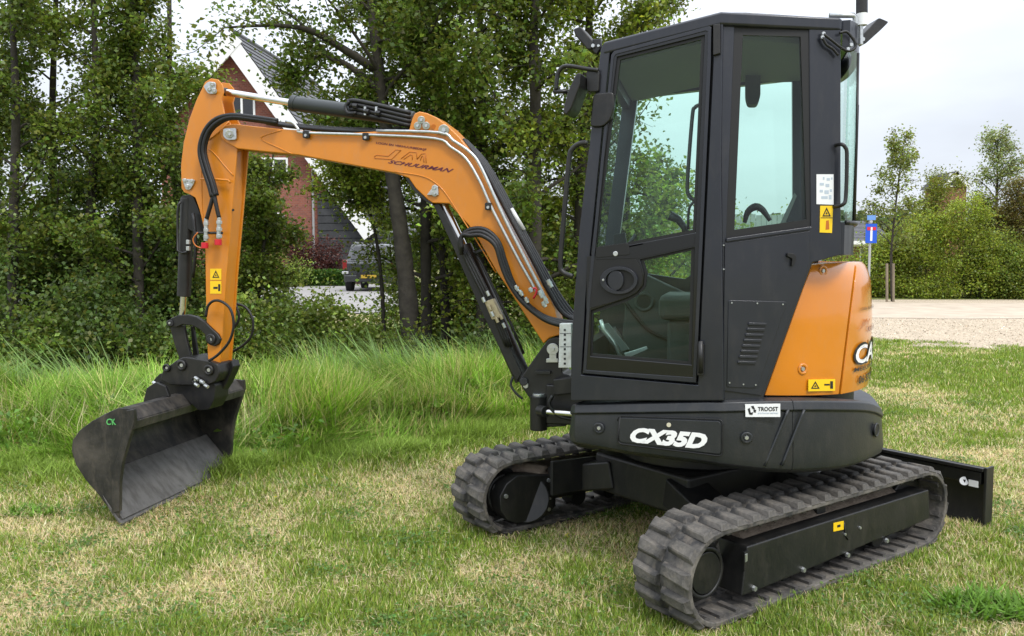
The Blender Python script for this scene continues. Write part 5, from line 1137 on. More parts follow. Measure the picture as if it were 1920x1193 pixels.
# ================================================================== VEGETATION
def tree(name, label, cat, base, path, r0, zmin, zmax, n_limb, spread, n_leaf, L, col, seed, group=None, limb_r=.035, up=.45, yel=.14, keep=None, trunk_seg=12, limbs=None, sig=.085, zb=1.1, extra_low=0, tw_per=9):
    rg = np.random.default_rng(seed); t = thing(name, base, label, cat, group)
    P = catmull([Vector(p) for p in path], 5); n = len(P); rr = [r0 * (1 - .72 * i / (n - 1)) * (1 + .06 * math.sin(i * 1.7)) for i in range(n)]
    V, Fc = tubeg(P, rr, trunk_seg); mk('trunk', V, Fc, M_bark, t, smooth=True)
    zs_ = np.array([p.z for p in P]); pa = np.array([tuple(p) for p in P])
    tips = []; tw = []
    lims = []
    for i in range(n_limb):
        z = zmin + (zmax - zmin) * ((i + rg.random()) / n_limb); k = np.interp(z, zs_, np.arange(n)); k0 = int(min(k, n - 2)); p0 = pa[k0] + (pa[k0 + 1] - pa[k0]) * (k - k0)
        az = i * 2.399 + rg.normal(0, .5); frac = (z - zmin) / max(zmax - zmin, .1); ln = spread * (1.05 - .6 * frac) * rg.uniform(.65, 1.15); el = up + rg.normal(0, .18)
        d = np.array([math.cos(az) * math.cos(el), math.sin(az) * math.cos(el), math.sin(el)]); pts = [p0]; m = 6
        for j in range(m):
            d = d + rg.normal(0, .13, 3); d[2] -= .03; d /= np.linalg.norm(d); pts.append(pts[-1] + d * ln / m)
        lims.append((pts, limb_r * (1.1 - .6 * frac)))
    if limbs: lims += limbs
    for i, (pts, lr) in enumerate(lims):
        pv = [Vector(p) for p in pts]; rl_ = [lr * (1 - .8 * j / (len(pv) - 1)) for j in range(len(pv))]
        cm = catmull(pv, 3); rl2 = [float(np.interp(j / (len(cm) - 1) * (len(pv) - 1), range(len(pv)), rl_)) for j in range(len(cm))]
        V, Fc = tubeg(cm, rl2, 6); mk('branch', V, Fc, M_bark, t, smooth=True)
        pa_ = np.array([tuple(p) for p in cm]); ll = np.linalg.norm(pa_[-1] - pa_[0])
        for j in range(tw_per):
            s = rg.uniform(.18, 1) ** .8 * (len(pa_) - 1); k0 = int(min(s, len(pa_) - 2)); p0 = pa_[k0] + (pa_[k0 + 1] - pa_[k0]) * (s - k0)
            dd = (pa_[k0 + 1] - pa_[k0]); dd /= np.linalg.norm(dd); d = dd * .5 + rg.normal(0, .6, 3); d[2] += .15; d /= np.linalg.norm(d); l2 = max(.25, ll * rg.uniform(.25, .5))
            p1 = p0 + d * l2 * .5 + rg.normal(0, .03, 3); p2 = p1 + (d + rg.normal(0, .3, 3)) * l2 * .5; tips.append((p0, p1, p2)); tw.append(tubeg([Vector(p0), Vector(p1), Vector(p2)], [.008, .005, .002], 3, False))
    for j in range(extra_low):
        pass
    if tw:
        V, Fc = merge(tw); me_ = bpy.data.meshes.new('twigs'); me_.from_pydata([tuple(Vector(v) - ROOT) for v in V], [], Fc); me_.materials.append(M_twig); o = bpy.data.objects.new('twigs', me_); C.objects.link(o); o.parent = t; o['kind'] = 'stuff'
    T = np.array(tips); wgt = rg.lognormal(0, .6, len(T)); wgt /= wgt.sum(); idx = rg.choice(len(T), n_leaf, p=wgt); s = rg.uniform(.05, 1.05, n_leaf)[:, None]
    a, b, c = T[idx, 0], T[idx, 1], T[idx, 2]; pp = np.where(s < .5, a + (b - a) * s * 2, b + (c - b) * (s * 2 - 1)) + rg.normal(0, sig, (n_leaf, 3))
    if keep is not None:
        k_ = keep(pp); pp = pp[k_]; idx = idx[k_]
    lv = leaves(pp, L, L * .72, rg, zb); cc = leafcol(len(pp), rg, col, .28, yel); cc *= np.exp(rg.normal(0, .17, len(T)))[idx][:, None]
    np_mesh('crown', lv, 4, cc, M_leaf, t); top(); return t
def uvof(p):
    z = p[:, 2] - H; c, s = math.cos(PITCH), math.sin(PITCH); d = p[:, 1] * c - z * s; return CX + F * p[:, 0] / d, CY - F * (p[:, 1] * s + z * c) / d
G1 = (.130, .190, .033); G2 = (.175, .240, .040); G3 = (.092, .145, .032); G4 = (.250, .320, .045)
def tp(u, v, Y): return (at(u, Y, gz(u, v, Y)).x, Y, gz(u, v, Y))
def trunkpath(pts, Y, ztop=7.4, dy=0.):
    P = [Vector((at(pts[0][0], Y, 0).x, Y, float(ter(at(pts[0][0], Y, 0).x, Y)) - .1))] + [Vector(tp(u, v, Y)) for u, v in pts[1:]]
    d = P[-1] - P[-2]; d = d / max(d.z, .1); k = ztop - P[-1].z
    if k > .3: P.append(P[-1] + Vector((d.x * k * .5, .2, k)))
    return P
def opengap(p):
    """the clearing through which house, drive and sky show: foliage grows round it in the tree's own space"""
    u, v = uvof(p)
    return np.ones(len(p), bool)
# --- slim trees on the left
slim = [(20, 10.8, ((20, 640), (26, 400), (30, 200), (24, 20)), 'second slim tree from the left edge, thin stem half hidden in leaves'),
        (-55, 11.6, ((-55, 640), (-50, 300), (-40, 20)), 'leafy tree cut off by the left edge of the picture'),
        (104, 12.2, ((104, 640), (102, 420), (98, 230), (104, 20)), 'slim grey-stemmed tree behind the bushes, left of the pale leaning stem'),
        (160, 11.2, ((172, 640), (170, 400), (182, 230), (176, 20)), 'slim tree with forked crown above the left bushes'),
        (250, 10.9, ((262, 640), (258, 400), (256, 180), (246, 60), (250, 0)), 'slim tree whose bare dark top stands against the sky left of the house'),
        (318, 12.0, ((330, 640), (334, 420), (322, 260), (318, 120)), 'low slim tree closest to the left side of the excavator arm')]
for i, (u, Y, pth, lab) in enumerate(slim):
    P = trunkpath(pth, Y, 7.2)
    zt_ = 7.0 if i not in (4, 5) else (5.2 if i == 4 else 4.4)
    tree('slim_tree', lab, 'tree', P[0], P, .075, .7, zt_, 24, 1.05, 16500 if i != 5 else 13000, .064, G2 if i % 2 else G1, 100 + i, 'slim trees behind the ditch on the left', .022, .62, tw_per=9, sig=.09)
# --- larger trunks in the middle
def limb(pts, Y0, Y1, r_):
    return ([tp(u, v, Y0 + (Y1 - Y0) * i / (len(pts) - 1)) for i, (u, v) in enumerate(pts)], r_)
big = [
 (11.0, ((775, 640), (765, 560), (752, 440), (736, 330), (718, 200), (706, 90), (696, 0)), .135, 'thick leaning trunk above the boom, with long branches reaching left over the house', 20, 26000,
   [limb(((706, 132), (650, 96), (600, 66), (560, 52), (500, 48), (420, 52)), 11, 10.4, .06), limb(((712, 170), (660, 128), (610, 98), (560, 40), (520, 16)), 11, 11.6, .055),
    limb(((640, 122), (600, 102), (576, 128), (555, 142), (530, 160)), 10.9, 10.7, .022), limb(((700, 60), (760, 30), (800, -10)), 11, 11.5, .04), limb(((716, 200), (690, 190), (655, 200), (615, 222)), 11, 10.9, .02), limb(((722, 225), (690, 222), (650, 236)), 11, 11.2, .02)]),
 (11.8, ((800, 640), (798, 420), (796, 200), (786, 60), (800, 0)), .085, 'middle-sized trunk just right of the thick leaning one', 22, 19000, [limb(((797, 245), (760, 215), (710, 205), (660, 212), (612, 232)), 11.8, 11.6, .022), limb(((797, 290), (760, 262), (715, 250), (672, 256), (640, 270)), 11.8, 12.0, .02)]),
 (12.4, ((838, 640), (830, 420), (822, 200), (818, 80), (812, 0)), .075, 'slender trunk above the bend of the boom', 22, 17000, []),
 (11.4, ((900, 640), (905, 420), (903, 200), (899, 100), (900, 0)), .080, 'straight trunk right of the boom bend, ivy green to the ground', 24, 20000, []),
 (10.6, ((1000, 640), (1002, 400), (1004, 200), (1000, 60), (1004, 0)), .105, 'straight dark trunk midway between boom and cab', 24, 22000, [limb(((1004, 90), (985, 60), (968, 20)), 10.6, 10.9, .03)]),
 (11.2, ((1082, 640), (1090, 400), (1098, 200), (1102, 80), (1106, 0)), .105, 'trunk directly left of the cab, behind the front grab bar', 22, 21000, []),
 (11.8, ((1175, 640), (1172, 440), (1176, 250), (1190, 60), (1200, 0)), .085, 'tree seen through the cab door glass with its crown over the roof', 16, 16000, [])]
for i, (Y, pth, r_, lab, nl, nlf, lb) in enumerate(big):
    P = trunkpath(pth, Y, 7.6)
    def keep(p, i=i):
        if i != 0: return np.ones(len(p), bool)
        return ~((p[:, 2] > 1.05) & (p[:, 2] < 3.2) & (p[:, 0] < -1.45 - .0 * p[:, 2]))
    hh = .9 if i in (1, 2) else .55
    tree('alder_tree', lab, 'tree', P[0], P, r_, 3.0 if i == 0 else hh, 7.4 if i < 6 else 6.3, nl, 1.75 if i < 6 else 1.3, nlf, .070, (G1, G2, G1, G2, G1, G4, G2)[i], 200 + i, 'trees with dark trunks behind the boom', .03, .5, limbs=lb, keep=keep, sig=.10)
# drooping leafy branches under the boom, in front of the house, belong to two low trees
for i, (u, Y, pth, lab, zm, zx, nlf, sp) in enumerate((
    (500, 12.6, ((478, 640), (486, 540), (498, 430), (506, 330)), 'low leafy tree in front of the house windows, just right of the arm', .4, 2.8, 11000, .75),
    (640, 12.2, ((722, 640), (716, 540), (704, 440), (680, 345)), 'light green sapling in front of the garage, beside the parked car', 2.2, 3.3, 9000, .95),
    (600, 13.5, ((455, 640), (458, 520), (470, 420), (470, 330)), 'young tree half hidden by the arm, close to the white canopy', .3, 3.0, 8000, .7))):
    P = trunkpath(pth, Y, 3.2); tree('sapling', lab, 'tree', P[0], P, .035, zm, zx, 18, sp, nlf, .066, G4 if i == 1 else G2, 300 + i, 'small trees in front of the brick house', .015, .4, sig=.09)

# --- bushes: a shell of leaf clumps round a rough body, with stems
def bush(name, label, cat, x, y, z0, rx, ry, h, n_leaf, L, col, seed, group=None, yel=.08, clumps=70, stems=7, zb=.9, sig=.11, ycol=(.16, .17, .03), spread=.3, prof=0):
    rg = np.random.default_rng(seed); t = thing(name, (x, y, z0), label, cat, group)
    c = rg.normal(size=(clumps, 3)); c /= np.linalg.norm(c, axis=1, keepdims=True); c[:, 2] = np.abs(c[:, 2]) ; rad = rg.uniform(.35, 1.0, clumps)[:, None] ** .55
    c = c * rad * np.array([rx, ry, h]); c[:, 2] += rg.uniform(-.05, .05, clumps); c[:, 2] *= rg.uniform(.75, 1.12, clumps)
    low = rg.random(clumps) < .35; c[low, 2] *= .45
    if prof:
        zc = rg.uniform(.03, .95, clumps); a_ = rg.uniform(0, 6.28, clumps); pr = (np.sqrt(1 - zc ** 2.4) if prof == 1 else (1.02 - zc) ** .55) * rg.uniform(.8, 1.1, clumps); q_ = rg.uniform(.25, 1, clumps) ** .5
        c = np.stack([np.cos(a_) * pr * q_ * rx, np.sin(a_) * pr * q_ * ry, zc * h * rg.uniform(.88, 1.04, clumps)], 1)
    for i in range(stems):
        k = rg.integers(clumps); e = Vector((x, y, z0)) + Vector(tuple(c[k])) * .9; b0 = Vector((x + rg.normal(0, rx * .18), y + rg.normal(0, ry * .12), z0 - .05)); V, Fc = tubeg(catmull([b0, b0.lerp(e, .5) + Vector((0, 0, .12 * h)), e], 3), [.022 * (1 - .1 * q_) for q_ in range(7)], 5); mk('stem', V, Fc, M_bark, t, smooth=True)
    w_ = rg.lognormal(0, .4, clumps); w_ /= w_.sum(); idx = rg.choice(clumps, n_leaf, p=w_); size = rg.uniform(.6, 1.5, clumps)[idx][:, None]
    pp = c[idx] + rg.normal(0, 1, (n_leaf, 3)) * sig * size * np.array([1.3, 1.3, 1.0]); pp[:, 2] = np.abs(pp[:, 2]); pp += np.array([x, y, z0])
    cc = leafcol(n_leaf, rg, col, spread, yel, ycol); cc *= np.exp(rg.normal(0, .2, clumps))[idx][:, None]
    np_mesh('foliage', leaves(pp, L, L * .68, rg, zb), 4, cc, M_leaf, t); top(); return t
k = 0
bl_ = [  # u, Y, rx, h, n, colour, label
 (-60, 9.9, 1.0, 2.1, 15000, G3, 'tall dark bush cut by the left edge'), (60, 9.6, .95, 1.85, 16000, G1, 'dark rounded bush behind the reeds at far left'), (170, 9.9, .95, 2.1, 16000, G3, 'dense dark bush second from the left, over the leaning reeds'),
 (265, 9.6, .85, 1.7, 15000, G1, 'dense bush directly left of the bucket ram'), (345, 10.1, .80, 1.75, 14000, G3, 'dark bush behind the arm and its linkage'), (440, 10.3, .75, 1.35, 13000, G2, 'brighter bush right behind the lower arm'),
 (120, 11.2, 1.3, 3.1, 17000, G3, 'high backing bush between the slim trees'), (290, 11.4, 1.2, 2.9, 16000, G3, 'high dark bush left of the arm, behind the lower ones')]
for (u, Y, rx, h, n, col, lab) in bl_:
    k += 1; x = at(u, Y, .8).x; bush('bush', lab, 'bush', x, Y, float(ter(x, Y)) - .05, rx, .55, h, n, .062, col, 400 + k, 'bushes along the far side of the ditch', stems=6, clumps=90, sig=.12)
bl_ = [(520, 10.4, .75, 1.5, 15000, G1, 'low bush below the driveway, first right of the arm'), (600, 10.6, .7, 1.5, 15000, G2, 'low bush in front of the driveway gap'), (680, 10.3, .75, 1.28, 13000, G1, 'low bush below the parked car'),
       (760, 10.1, .72, 1.15, 13000, G3, 'dark bush at the foot of the thick leaning trunk'), (850, 10.4, .72, 1.3, 13000, G2, 'bush between the trunks under the boom ram'), (930, 10.0, .70, 1.25, 13000, G3, 'dark bush behind the boom hoses'),
       (1010, 10.2, .70, 1.2, 13000, G1, 'bush behind the foot of the boom'), (1085, 10.4, .75, 1.8, 14000, G2, 'bush left of the cab seen past the grab bar'), (1170, 11.0, .8, 1.4, 11000, G2, 'bush seen through the front of the cab door')]
for (u, Y, rx, h, n, col, lab) in bl_:
    k += 1; x = at(u, Y, .6).x; bush('bush', lab, 'bush', x, Y, float(ter(x, Y)) - .05, rx, .5, h, n, .058, col, 400 + k, 'bushes along the far side of the ditch', stems=5, clumps=70, sig=.10)
# back row behind the trees in the middle right, closing the view under the crowns
for (u, Y, rx, h, lab) in ((800, 13.5, 1.0, 3.9, 'deep green thicket bush behind the thick leaning trunk'), (905, 13.2, 1.1, 4.3, 'thicket bush between the two straight trunks'), (1010, 13.6, 1.1, 4.3, 'thicket bush behind the straight dark trunk'), (1110, 13.0, 1.0, 3.6, 'thicket bush behind the cab front'), (20, 13.6, 1.3, 4.2, 'high thicket bush at the far left, behind the slim trees'), (130, 13.9, 1.2, 4.0, 'high thicket bush behind the second slim tree'), (235, 13.7, 1.2, 3.9, 'high thicket bush behind the bare-topped slim tree'), (335, 14.0, 1.1, 3.4, 'thicket bush left of the arm at the level of the hose ends')):
    k += 1; x = at(u, Y, .6).x; bush('bush', lab, 'bush', x, Y, 0, rx, .6, h, 11500, .066, G2 if 700 < u < 1060 else G3, 400 + k, 'thicket behind the trunks', stems=4, clumps=100, sig=.14)
# cow parsley and grassy edge just before the driveway
bush('flowering_shrub', 'white-flowered weed clump in front of the driveway, beside the arm', 'shrub', at(500, 12, .3).x, 11.4, .0, .5, .3, .95, 3500, .042, (.11, .16, .05), 452, yel=.3, clumps=26, stems=4, ycol=(.55, .56, .50))
# near the house
bush('red_leaved_bush', 'dark red-brown leaved bush against the brick wall by the downspout', 'bush', at(590, 35.4, 1).x, 35.4, .3, 1.5, .8, 2.1, 15000, .095, (.060, .022, .016), 453, yel=.15, ycol=(.12, .045, .03), clumps=80, stems=9, sig=.2)
hb_ = thing('low_hedge', (at(595, 34.2, .6).x, 34.2, .35), 'low clipped bright green hedge at the end of the driveway', 'hedge')
rg = np.random.default_rng(77); n_ = 14000; pp = np.stack([rg.uniform(at(540, 34, .6).x, at(660, 34, .6).x, n_), 34.2 + rg.uniform(-.35, .35, n_), .35 + rg.uniform(0, .72, n_)], 1)
np_mesh('foliage', leaves(pp, .08, .055, rg, .7), 4, leafcol(n_, rg, (.055, .13, .014), .25, .1), M_leaf, hb_); top()
bush('garden_bush', 'round garden bush left of the low hedge, half behind the arm', 'bush', at(505, 33, 1).x, 33, .3, 1.3, .8, 2.0, 9000, .09, G2, 455, clumps=60, sig=.2)

# --- right-hand side, beyond the road
rb = [(1662, 33.0, 1.1, 2.5, G4, 'fresh green bush behind the blue road sign'), (1725, 32.4, 1.4, 3.2, G4, 'broad light green bush behind the staked sapling'), (1812, 32.0, 1.5, 4.0, G4, 'large light green bush in the middle of the right-hand hedge'),
      (1772, 34.2, 1.6, 5.3, (.17, .20, .03), 'olive green shrub rising behind, below the gable'), (1866, 32.2, 1.2, 2.7, G2, 'darker green bush low in front of the brown conifer'), (1930, 31.6, 1.4, 1.7, G2, 'low bush at the right edge')]
for i, (u, Y, rx, h, col, lab) in enumerate(rb):
    bush('bush', lab, 'bush', at(u, Y, 1.5).x, Y, 0, rx, .9, h, 15000, .085, col, 500 + i, 'bushes beyond the road on the right', stems=6, clumps=120, sig=.17, prof=1, yel=.2, ycol=(.20, .22, .03))
for i, (u, Y, rx, h, col, lab) in enumerate(((1905, 33.2, 1.25, 4.9, (.14, .13, .03), 'tall brownish conifer at the right edge'), (1962, 33.0, 1.3, 5.2, (.10, .11, .025), 'second tall conifer, cut off by the right edge'), (1842, 34.5, 1.0, 4.3, (.09, .13, .022), 'green conifer left of the tall brownish one'))):
    bush('conifer', lab, 'conifer', at(u, Y, 2).x, Y, 0, rx, 1.0, h, 16000, .085, col, 520 + i, 'conifers beyond the road on the right', stems=2, clumps=190, sig=.14, prof=2, yel=.25, ycol=(.15, .11, .03), zb=.2)
P = [Vector((at(1673, 29.6, 0).x, 29.6, -.05)), Vector(tp(1671, 480, 29.6)), Vector(tp(1680, 380, 29.6)), Vector(tp(1690, 300, 29.6)), Vector(tp(1694, 275, 29.6))]
sap = tree('staked_sapling', 'young street tree tied to two wooden stakes beside the road', 'tree', P[0], P, .05, 1.7, 5.5, 24, 1.45, 4600, .10, (.21, .27, .06), 540, None, .02, .75, yel=.3, sig=.11, tw_per=7)
M_stake = mat('wooden_stake', (.26, .21, .15), .85, var=.3)
for u, lab in ((1663, 'left wooden stake of the young street tree'), (1675, 'right wooden stake of the young street tree')):
    o = cyl('tree_stake', at(u, 29.3, -.1), at(u, 29.3, 1.35), .045, M_stake, None, 10, .004); tag(o, lab, 'stake', 'stakes of the young tree')
P = [Vector((at(1868, 38, 0).x, 38, -.05)), Vector(tp(1868, 400, 38)), Vector(tp(1870, 330, 38)), Vector(tp(1870, 272, 38))]
tree('pale_tree', 'airy pale green tree rising above the conifers', 'tree', P[0], P, .09, 4.0, 6.9, 24, 1.9, 4200, .11, (.26, .32, .13), 541, None, .03, .8, yel=.3, sig=.13, tw_per=8)
# greenery seen through the cab and past it
for i, (u, Y, rx, h, lab) in enumerate(((1215, 30, 1.7, 2.5, 'bush seen through the cab door, left'), (1290, 31, 1.8, 2.9, 'bush seen through the cab door, beside the lever'), (1370, 33.5, 1.7, 3.9, 'tree-like bush behind the fence, seen through the rear cab window on the left'), (1440, 33, 1.8, 3.7, 'round bush behind the fence, seen through the middle of the rear cab window'), (1530, 32, 1.9, 3.1, 'bush hidden mostly by the rear cab pillar'), (1600, 34, 1.2, 1.9, 'low bush between the cab and the road sign'))):
    bush('bush', lab, 'bush', at(u, Y, 1.5).x, Y, 0, rx, .8, h, 6500, .11, G2 if i % 2 else G4, 560 + i, 'bushes seen through the cab', stems=4, clumps=90, sig=.24)
# far wood closing the horizon
n_ = 32000; rg = np.random.default_rng(91); xx = rg.uniform(-110, 150, n_); hh = 3.2 + 3.4 * VN(xx, xx * 0 + 3, .06, 3) + 1.5 * VN(xx, xx * 0, .3, 2)
zz = hh * rg.uniform(0, 1, n_) ** .6; yy = 92 + rg.normal(0, 2.5, n_)
np_mesh('far_wood', leaves(np.stack([xx, yy, zz], 1), 1.0, .8, rg, .6), 4, leafcol(n_, rg, (.08, .11, .04), .3, .1), M_leaf, None, 'stuff')

# ================================================================== GRASS
def keepout(x, y):
    d = np.stack([x - O.x, y - O.y], -1); ux = d @ np.array(UF.xy); uy = d @ np.array(UN.xy)
    track = (np.abs(ux) < TL / 2 + .04) & (np.abs(np.abs(uy) - (W - TW / 2)) < TW / 2)
    return track
GRS = np.array([.235, .320, .048]); GRS2 = np.array([.155, .235, .040]); STR = np.array([.66, .56, .31])
rg = np.random.default_rng(21); n_ = 800000
yy = np.exp(rg.uniform(math.log(2.9), math.log(21), n_)); xx = rg.uniform(-1, 1, n_) * (.70 * yy + .3)
ok = (yy < tallfront(xx) + .25 * rg.random(n_)) | ((xx > 2.4) & (yy < 21)); ok &= ~keepout(xx, yy); ok &= rg.random(n_) > gravel(xx, yy) ** .6 * 1.02
ok &= ~((xx < 2.4) & (yy > tallfront(xx) + .25))
xx, yy = xx[ok], yy[ok]; n_ = len(xx); zz = ter(xx, yy); dp = dry(xx, yy); near = 1 / (1 + np.exp((yy - tallfront(xx) + .5) * -5)) * (xx < 3)
tuft = VN2(xx, yy, 5.5, 2)
hgt = (.018 + .030 * rg.random(n_) ** 1.5 + .028 * np.clip(tuft - .5, 0, 1) * 2) * (1 - .35 * dp) * (1 + near * 1.6) * np.where(yy > 8, 1.15, 1) * (1 - .6 * gravel(xx, yy))
wd = np.clip(.0016 + .00075 * yy, .0028, .018) * rg.uniform(.6, 1.3, n_)
az = rg.uniform(0, 2 * np.pi, n_); ln = rg.uniform(.2, 1.1, n_) * (1 + dp * .8)
V = np.empty((n_, 3, 3)); ca, sa = np.cos(az), np.sin(az)
V[:, 0] = np.stack([xx - sa * wd, yy + ca * wd, zz - .004], 1); V[:, 1] = np.stack([xx + sa * wd, yy - ca * wd, zz - .004], 1); V[:, 2] = np.stack([xx + ca * hgt * ln, yy + sa * hgt * ln, zz + hgt], 1)
st_p = rg.random(n_) < (.08 + .58 * dp * (1 - near)); g_ = np.where((rg.random(n_) < .35 + .5 * (VN(xx, yy, 1.7) - .5))[:, None], GRS2, GRS)
cc = np.where(st_p[:, None], STR, g_) * np.exp(rg.normal(0, .17, (n_, 1))) * (1 + rg.normal(0, .07, (n_, 3)))
np_mesh('lawn_grass', V, 3, np.clip(cc, .01, .8), M_blade, None, 'stuff')

def tallblades(name, xx, yy, hgt, wd, lean, az, cols, bend=.5):
    n_ = len(xx); zz = ter(xx, yy); V = np.empty((n_, 6, 3)); ca, sa = np.cos(az), np.sin(az)
    def row(t, w_):
        off = lean * t ** 2; z = zz - .02 + hgt * t * (1 - .25 * lean * t); x = xx + ca * off * hgt; y = yy + sa * off * hgt
        return np.stack([x - sa * w_, y + ca * w_, z], 1), np.stack([x + sa * w_, y - ca * w_, z], 1)
    a0, a1 = row(0, wd * .7); b0, b1 = row(.5, wd); c0, c1 = row(1, wd * .08)
    Q = np.empty((n_ * 2, 4, 3)); Q[0::2, 0] = a0; Q[0::2, 1] = a1; Q[0::2, 2] = b1; Q[0::2, 3] = b0; Q[1::2, 0] = b0; Q[1::2, 1] = b1; Q[1::2, 2] = c1; Q[1::2, 3] = c0
    return np_mesh(name, Q, 4, np.repeat(cols, 2, 0), M_blade, None, 'stuff')
n_ = 165000; xx = rg.uniform(-6.6, 4.2, n_); dd = rg.random(n_) ** .85 * 3.4 - .15; yy = tallfront(xx) + dd
kp = np.abs(xx) < .72 * yy + .6; xx, yy, dd = xx[kp], yy[kp], dd[kp]; n_ = len(xx); pt = VN(xx, yy, 1.4, 3); pt2 = VN2(xx, yy, .55, 2)
cl = VN2(xx + 9, yy, 2.4, 2); hgt = (.10 + .40 * np.clip(dd / .8, 0, 1)) * (.35 + .75 * pt + .75 * cl) * rg.uniform(.5, 1.25, n_); lean = rg.uniform(.1, .9, n_) + 1.3 * np.clip(VN(xx, yy, 3.1, 2) - .45, 0, 1) * 2; az = 12 * VN2(xx, yy, 1.3, 2) + rg.normal(0, .9, n_)
cb = np.where((rg.random(n_) < .13 + .6 * (pt2 - .42))[:, None], np.array([.48, .46, .17]), np.array([.210, .360, .050])) * np.exp(rg.normal(0, .26, (n_, 1)))
cb = cb * (.72 + .55 * cl[:, None])
tallblades('tall_grass', xx, yy, hgt, rg.uniform(.003, .0075, n_), lean, az, np.clip(cb, .01, .7))
# greener, thicker fringe at the mowing edge
n_ = 42000; xx = rg.uniform(-5, 2.2, n_); yy = tallfront(xx) + rg.normal(.0, .16, n_) + .22 * (VN(xx, xx * 0, 2.2) - .5); pt = VN(xx, yy, 2.6, 2)
tallblades('edge_grass', xx, yy, (.06 + .16 * pt) * rg.uniform(.6, 1.3, n_), rg.uniform(.002, .0045, n_), rg.uniform(.2, 1.2, n_), rg.uniform(0, 6.28, n_), np.clip(np.array([.22, .32, .055]) * np.exp(rg.normal(0, .25, (n_, 1))), .01, .6))
# seed stalks and broad-leaved weeds mixed into the long grass
n_ = 4200; xx = rg.uniform(-6.4, 3.4, n_); yy = tallfront(xx) + rg.uniform(.3, 2.9, n_)
tallblades('seed_stalks', xx, yy, rg.uniform(.34, .62, n_), np.full(n_, .0022), rg.uniform(.1, .8, n_), rg.uniform(0, 6.28, n_), np.clip(np.array([.52, .46, .26]) * np.exp(rg.normal(0, .22, (n_, 1))), .01, .8))
nc = 90; wx = rg.uniform(-6.2, 2.6, nc); wy = tallfront(wx) + rg.uniform(.15, 2.6, nc); m_ = 130; n_ = nc * m_
pp = np.stack([np.repeat(wx, m_) + rg.normal(0, .10, n_), np.repeat(wy, m_) + rg.normal(0, .08, n_), np.zeros(n_)], 1); pp[:, 2] = ter(pp[:, 0], pp[:, 1]) + rg.uniform(.04, 1, n_) * np.repeat(rg.uniform(.18, .46, nc), m_)
np_mesh('broad_leaved_weeds', leaves(pp, .058, .03, rg, 1.0), 4, leafcol(n_, rg, (.15, .27, .045), .22, .05), M_leaf, None, 'stuff')
nc = 130; wy = np.exp(rg.uniform(math.log(3.1), math.log(9), nc)); wx = rg.uniform(-1, 1, nc) * .66 * wy; ok = (wy < tallfront(wx)) | (wx > 2.4); wx, wy = wx[ok], wy[ok]; nc = len(wx); m_ = 150; n_ = nc * m_
rw = np.repeat(rg.uniform(.05, .17, nc), m_); pp = np.stack([np.repeat(wx, m_) + rg.normal(0, 1, n_) * rw, np.repeat(wy, m_) + rg.normal(0, 1, n_) * rw * .8, np.zeros(n_)], 1); kp = ~keepout(pp[:, 0], pp[:, 1]); pp = pp[kp]; n_ = len(pp); pp[:, 2] = ter(pp[:, 0], pp[:, 1]) + rg.uniform(.012, .045, n_)
np_mesh('clover_leaves', leaves(pp, .017, .015, rg, 2.2, .08), 4, leafcol(n_, rg, (.12, .22, .045), .2, .08), M_leaf, None, 'stuff')
n_ = 26; wy = rg.uniform(3.4, 8.5, n_); wx = rg.uniform(-1, 1, n_) * .6 * wy
pp = np.stack([wx, wy, ter(wx, wy) + .045], 1); pp = np.repeat(pp, 6, 0) + rg.normal(0, .004, (n_ * 6, 3)); np_mesh('yellow_flowers', leaves(pp, .014, .012, rg, 3), 4, leafcol(len(pp), rg, (.75, .55, .02), .1, 0), M_leaf, None, 'stuff')
# dead thatch lying flat between the blades
n_ = 60000; yy = np.exp(rg.uniform(math.log(2.9), math.log(9), n_)); xx = rg.uniform(-1, 1, n_) * .7 * yy; ok = ((yy < tallfront(xx) + .2) | (xx > 2.4)) & (rg.random(n_) < .15 + dry(xx, yy)) & ~keepout(xx, yy); xx, yy = xx[ok], yy[ok]; n_ = len(xx); a_ = rg.uniform(0, 6.28, n_); l_ = rg.uniform(.02, .07, n_); zt_ = ter(xx, yy) + rg.uniform(.004, .03, n_)
V = np.stack([np.stack([xx, yy, zt_], 1), np.stack([xx + .003 * np.sin(a_), yy - .003 * np.cos(a_), zt_ + .001], 1), np.stack([xx + l_ * np.cos(a_), yy + l_ * np.sin(a_), zt_ + rg.uniform(-.004, .012, n_)], 1)], 1)
np_mesh('dead_thatch', V, 3, np.clip(np.array([.58, .47, .30]) * np.exp(rg.normal(0, .25, (n_, 1))), .02, .9), M_blade, None, 'stuff')
# reeds
nc = 620; cxr = np.concatenate([rg.uniform(-.0, .0, 0), rg.normal(-.85, .55, 300), rg.normal(.35, .25, 140), rg.normal(-4.15, .22, 55), rg.normal(-5.4, .2, 12), rg.uniform(-6, 1.6, 40)]); nc = len(cxr); cyr = tallfront(cxr) + rg.uniform(1.7, 2.9, nc)
n_ = nc * 7; xx = np.repeat(cxr, 7) + rg.normal(0, .05, n_); yy = np.repeat(cyr, 7) + rg.normal(0, .05, n_); hgt = np.repeat(rg.uniform(.6, 1.02, nc), 7) * rg.uniform(.6, 1.1, n_)
az = np.pi + rg.normal(0, .5, n_); tallblades('reeds', xx, yy, hgt, rg.uniform(.006, .013, n_), rg.uniform(.25, 1.0, n_), az, np.clip(np.array([.20, .31, .10]) * np.exp(rg.normal(0, .22, (n_, 1))), .01, .6))
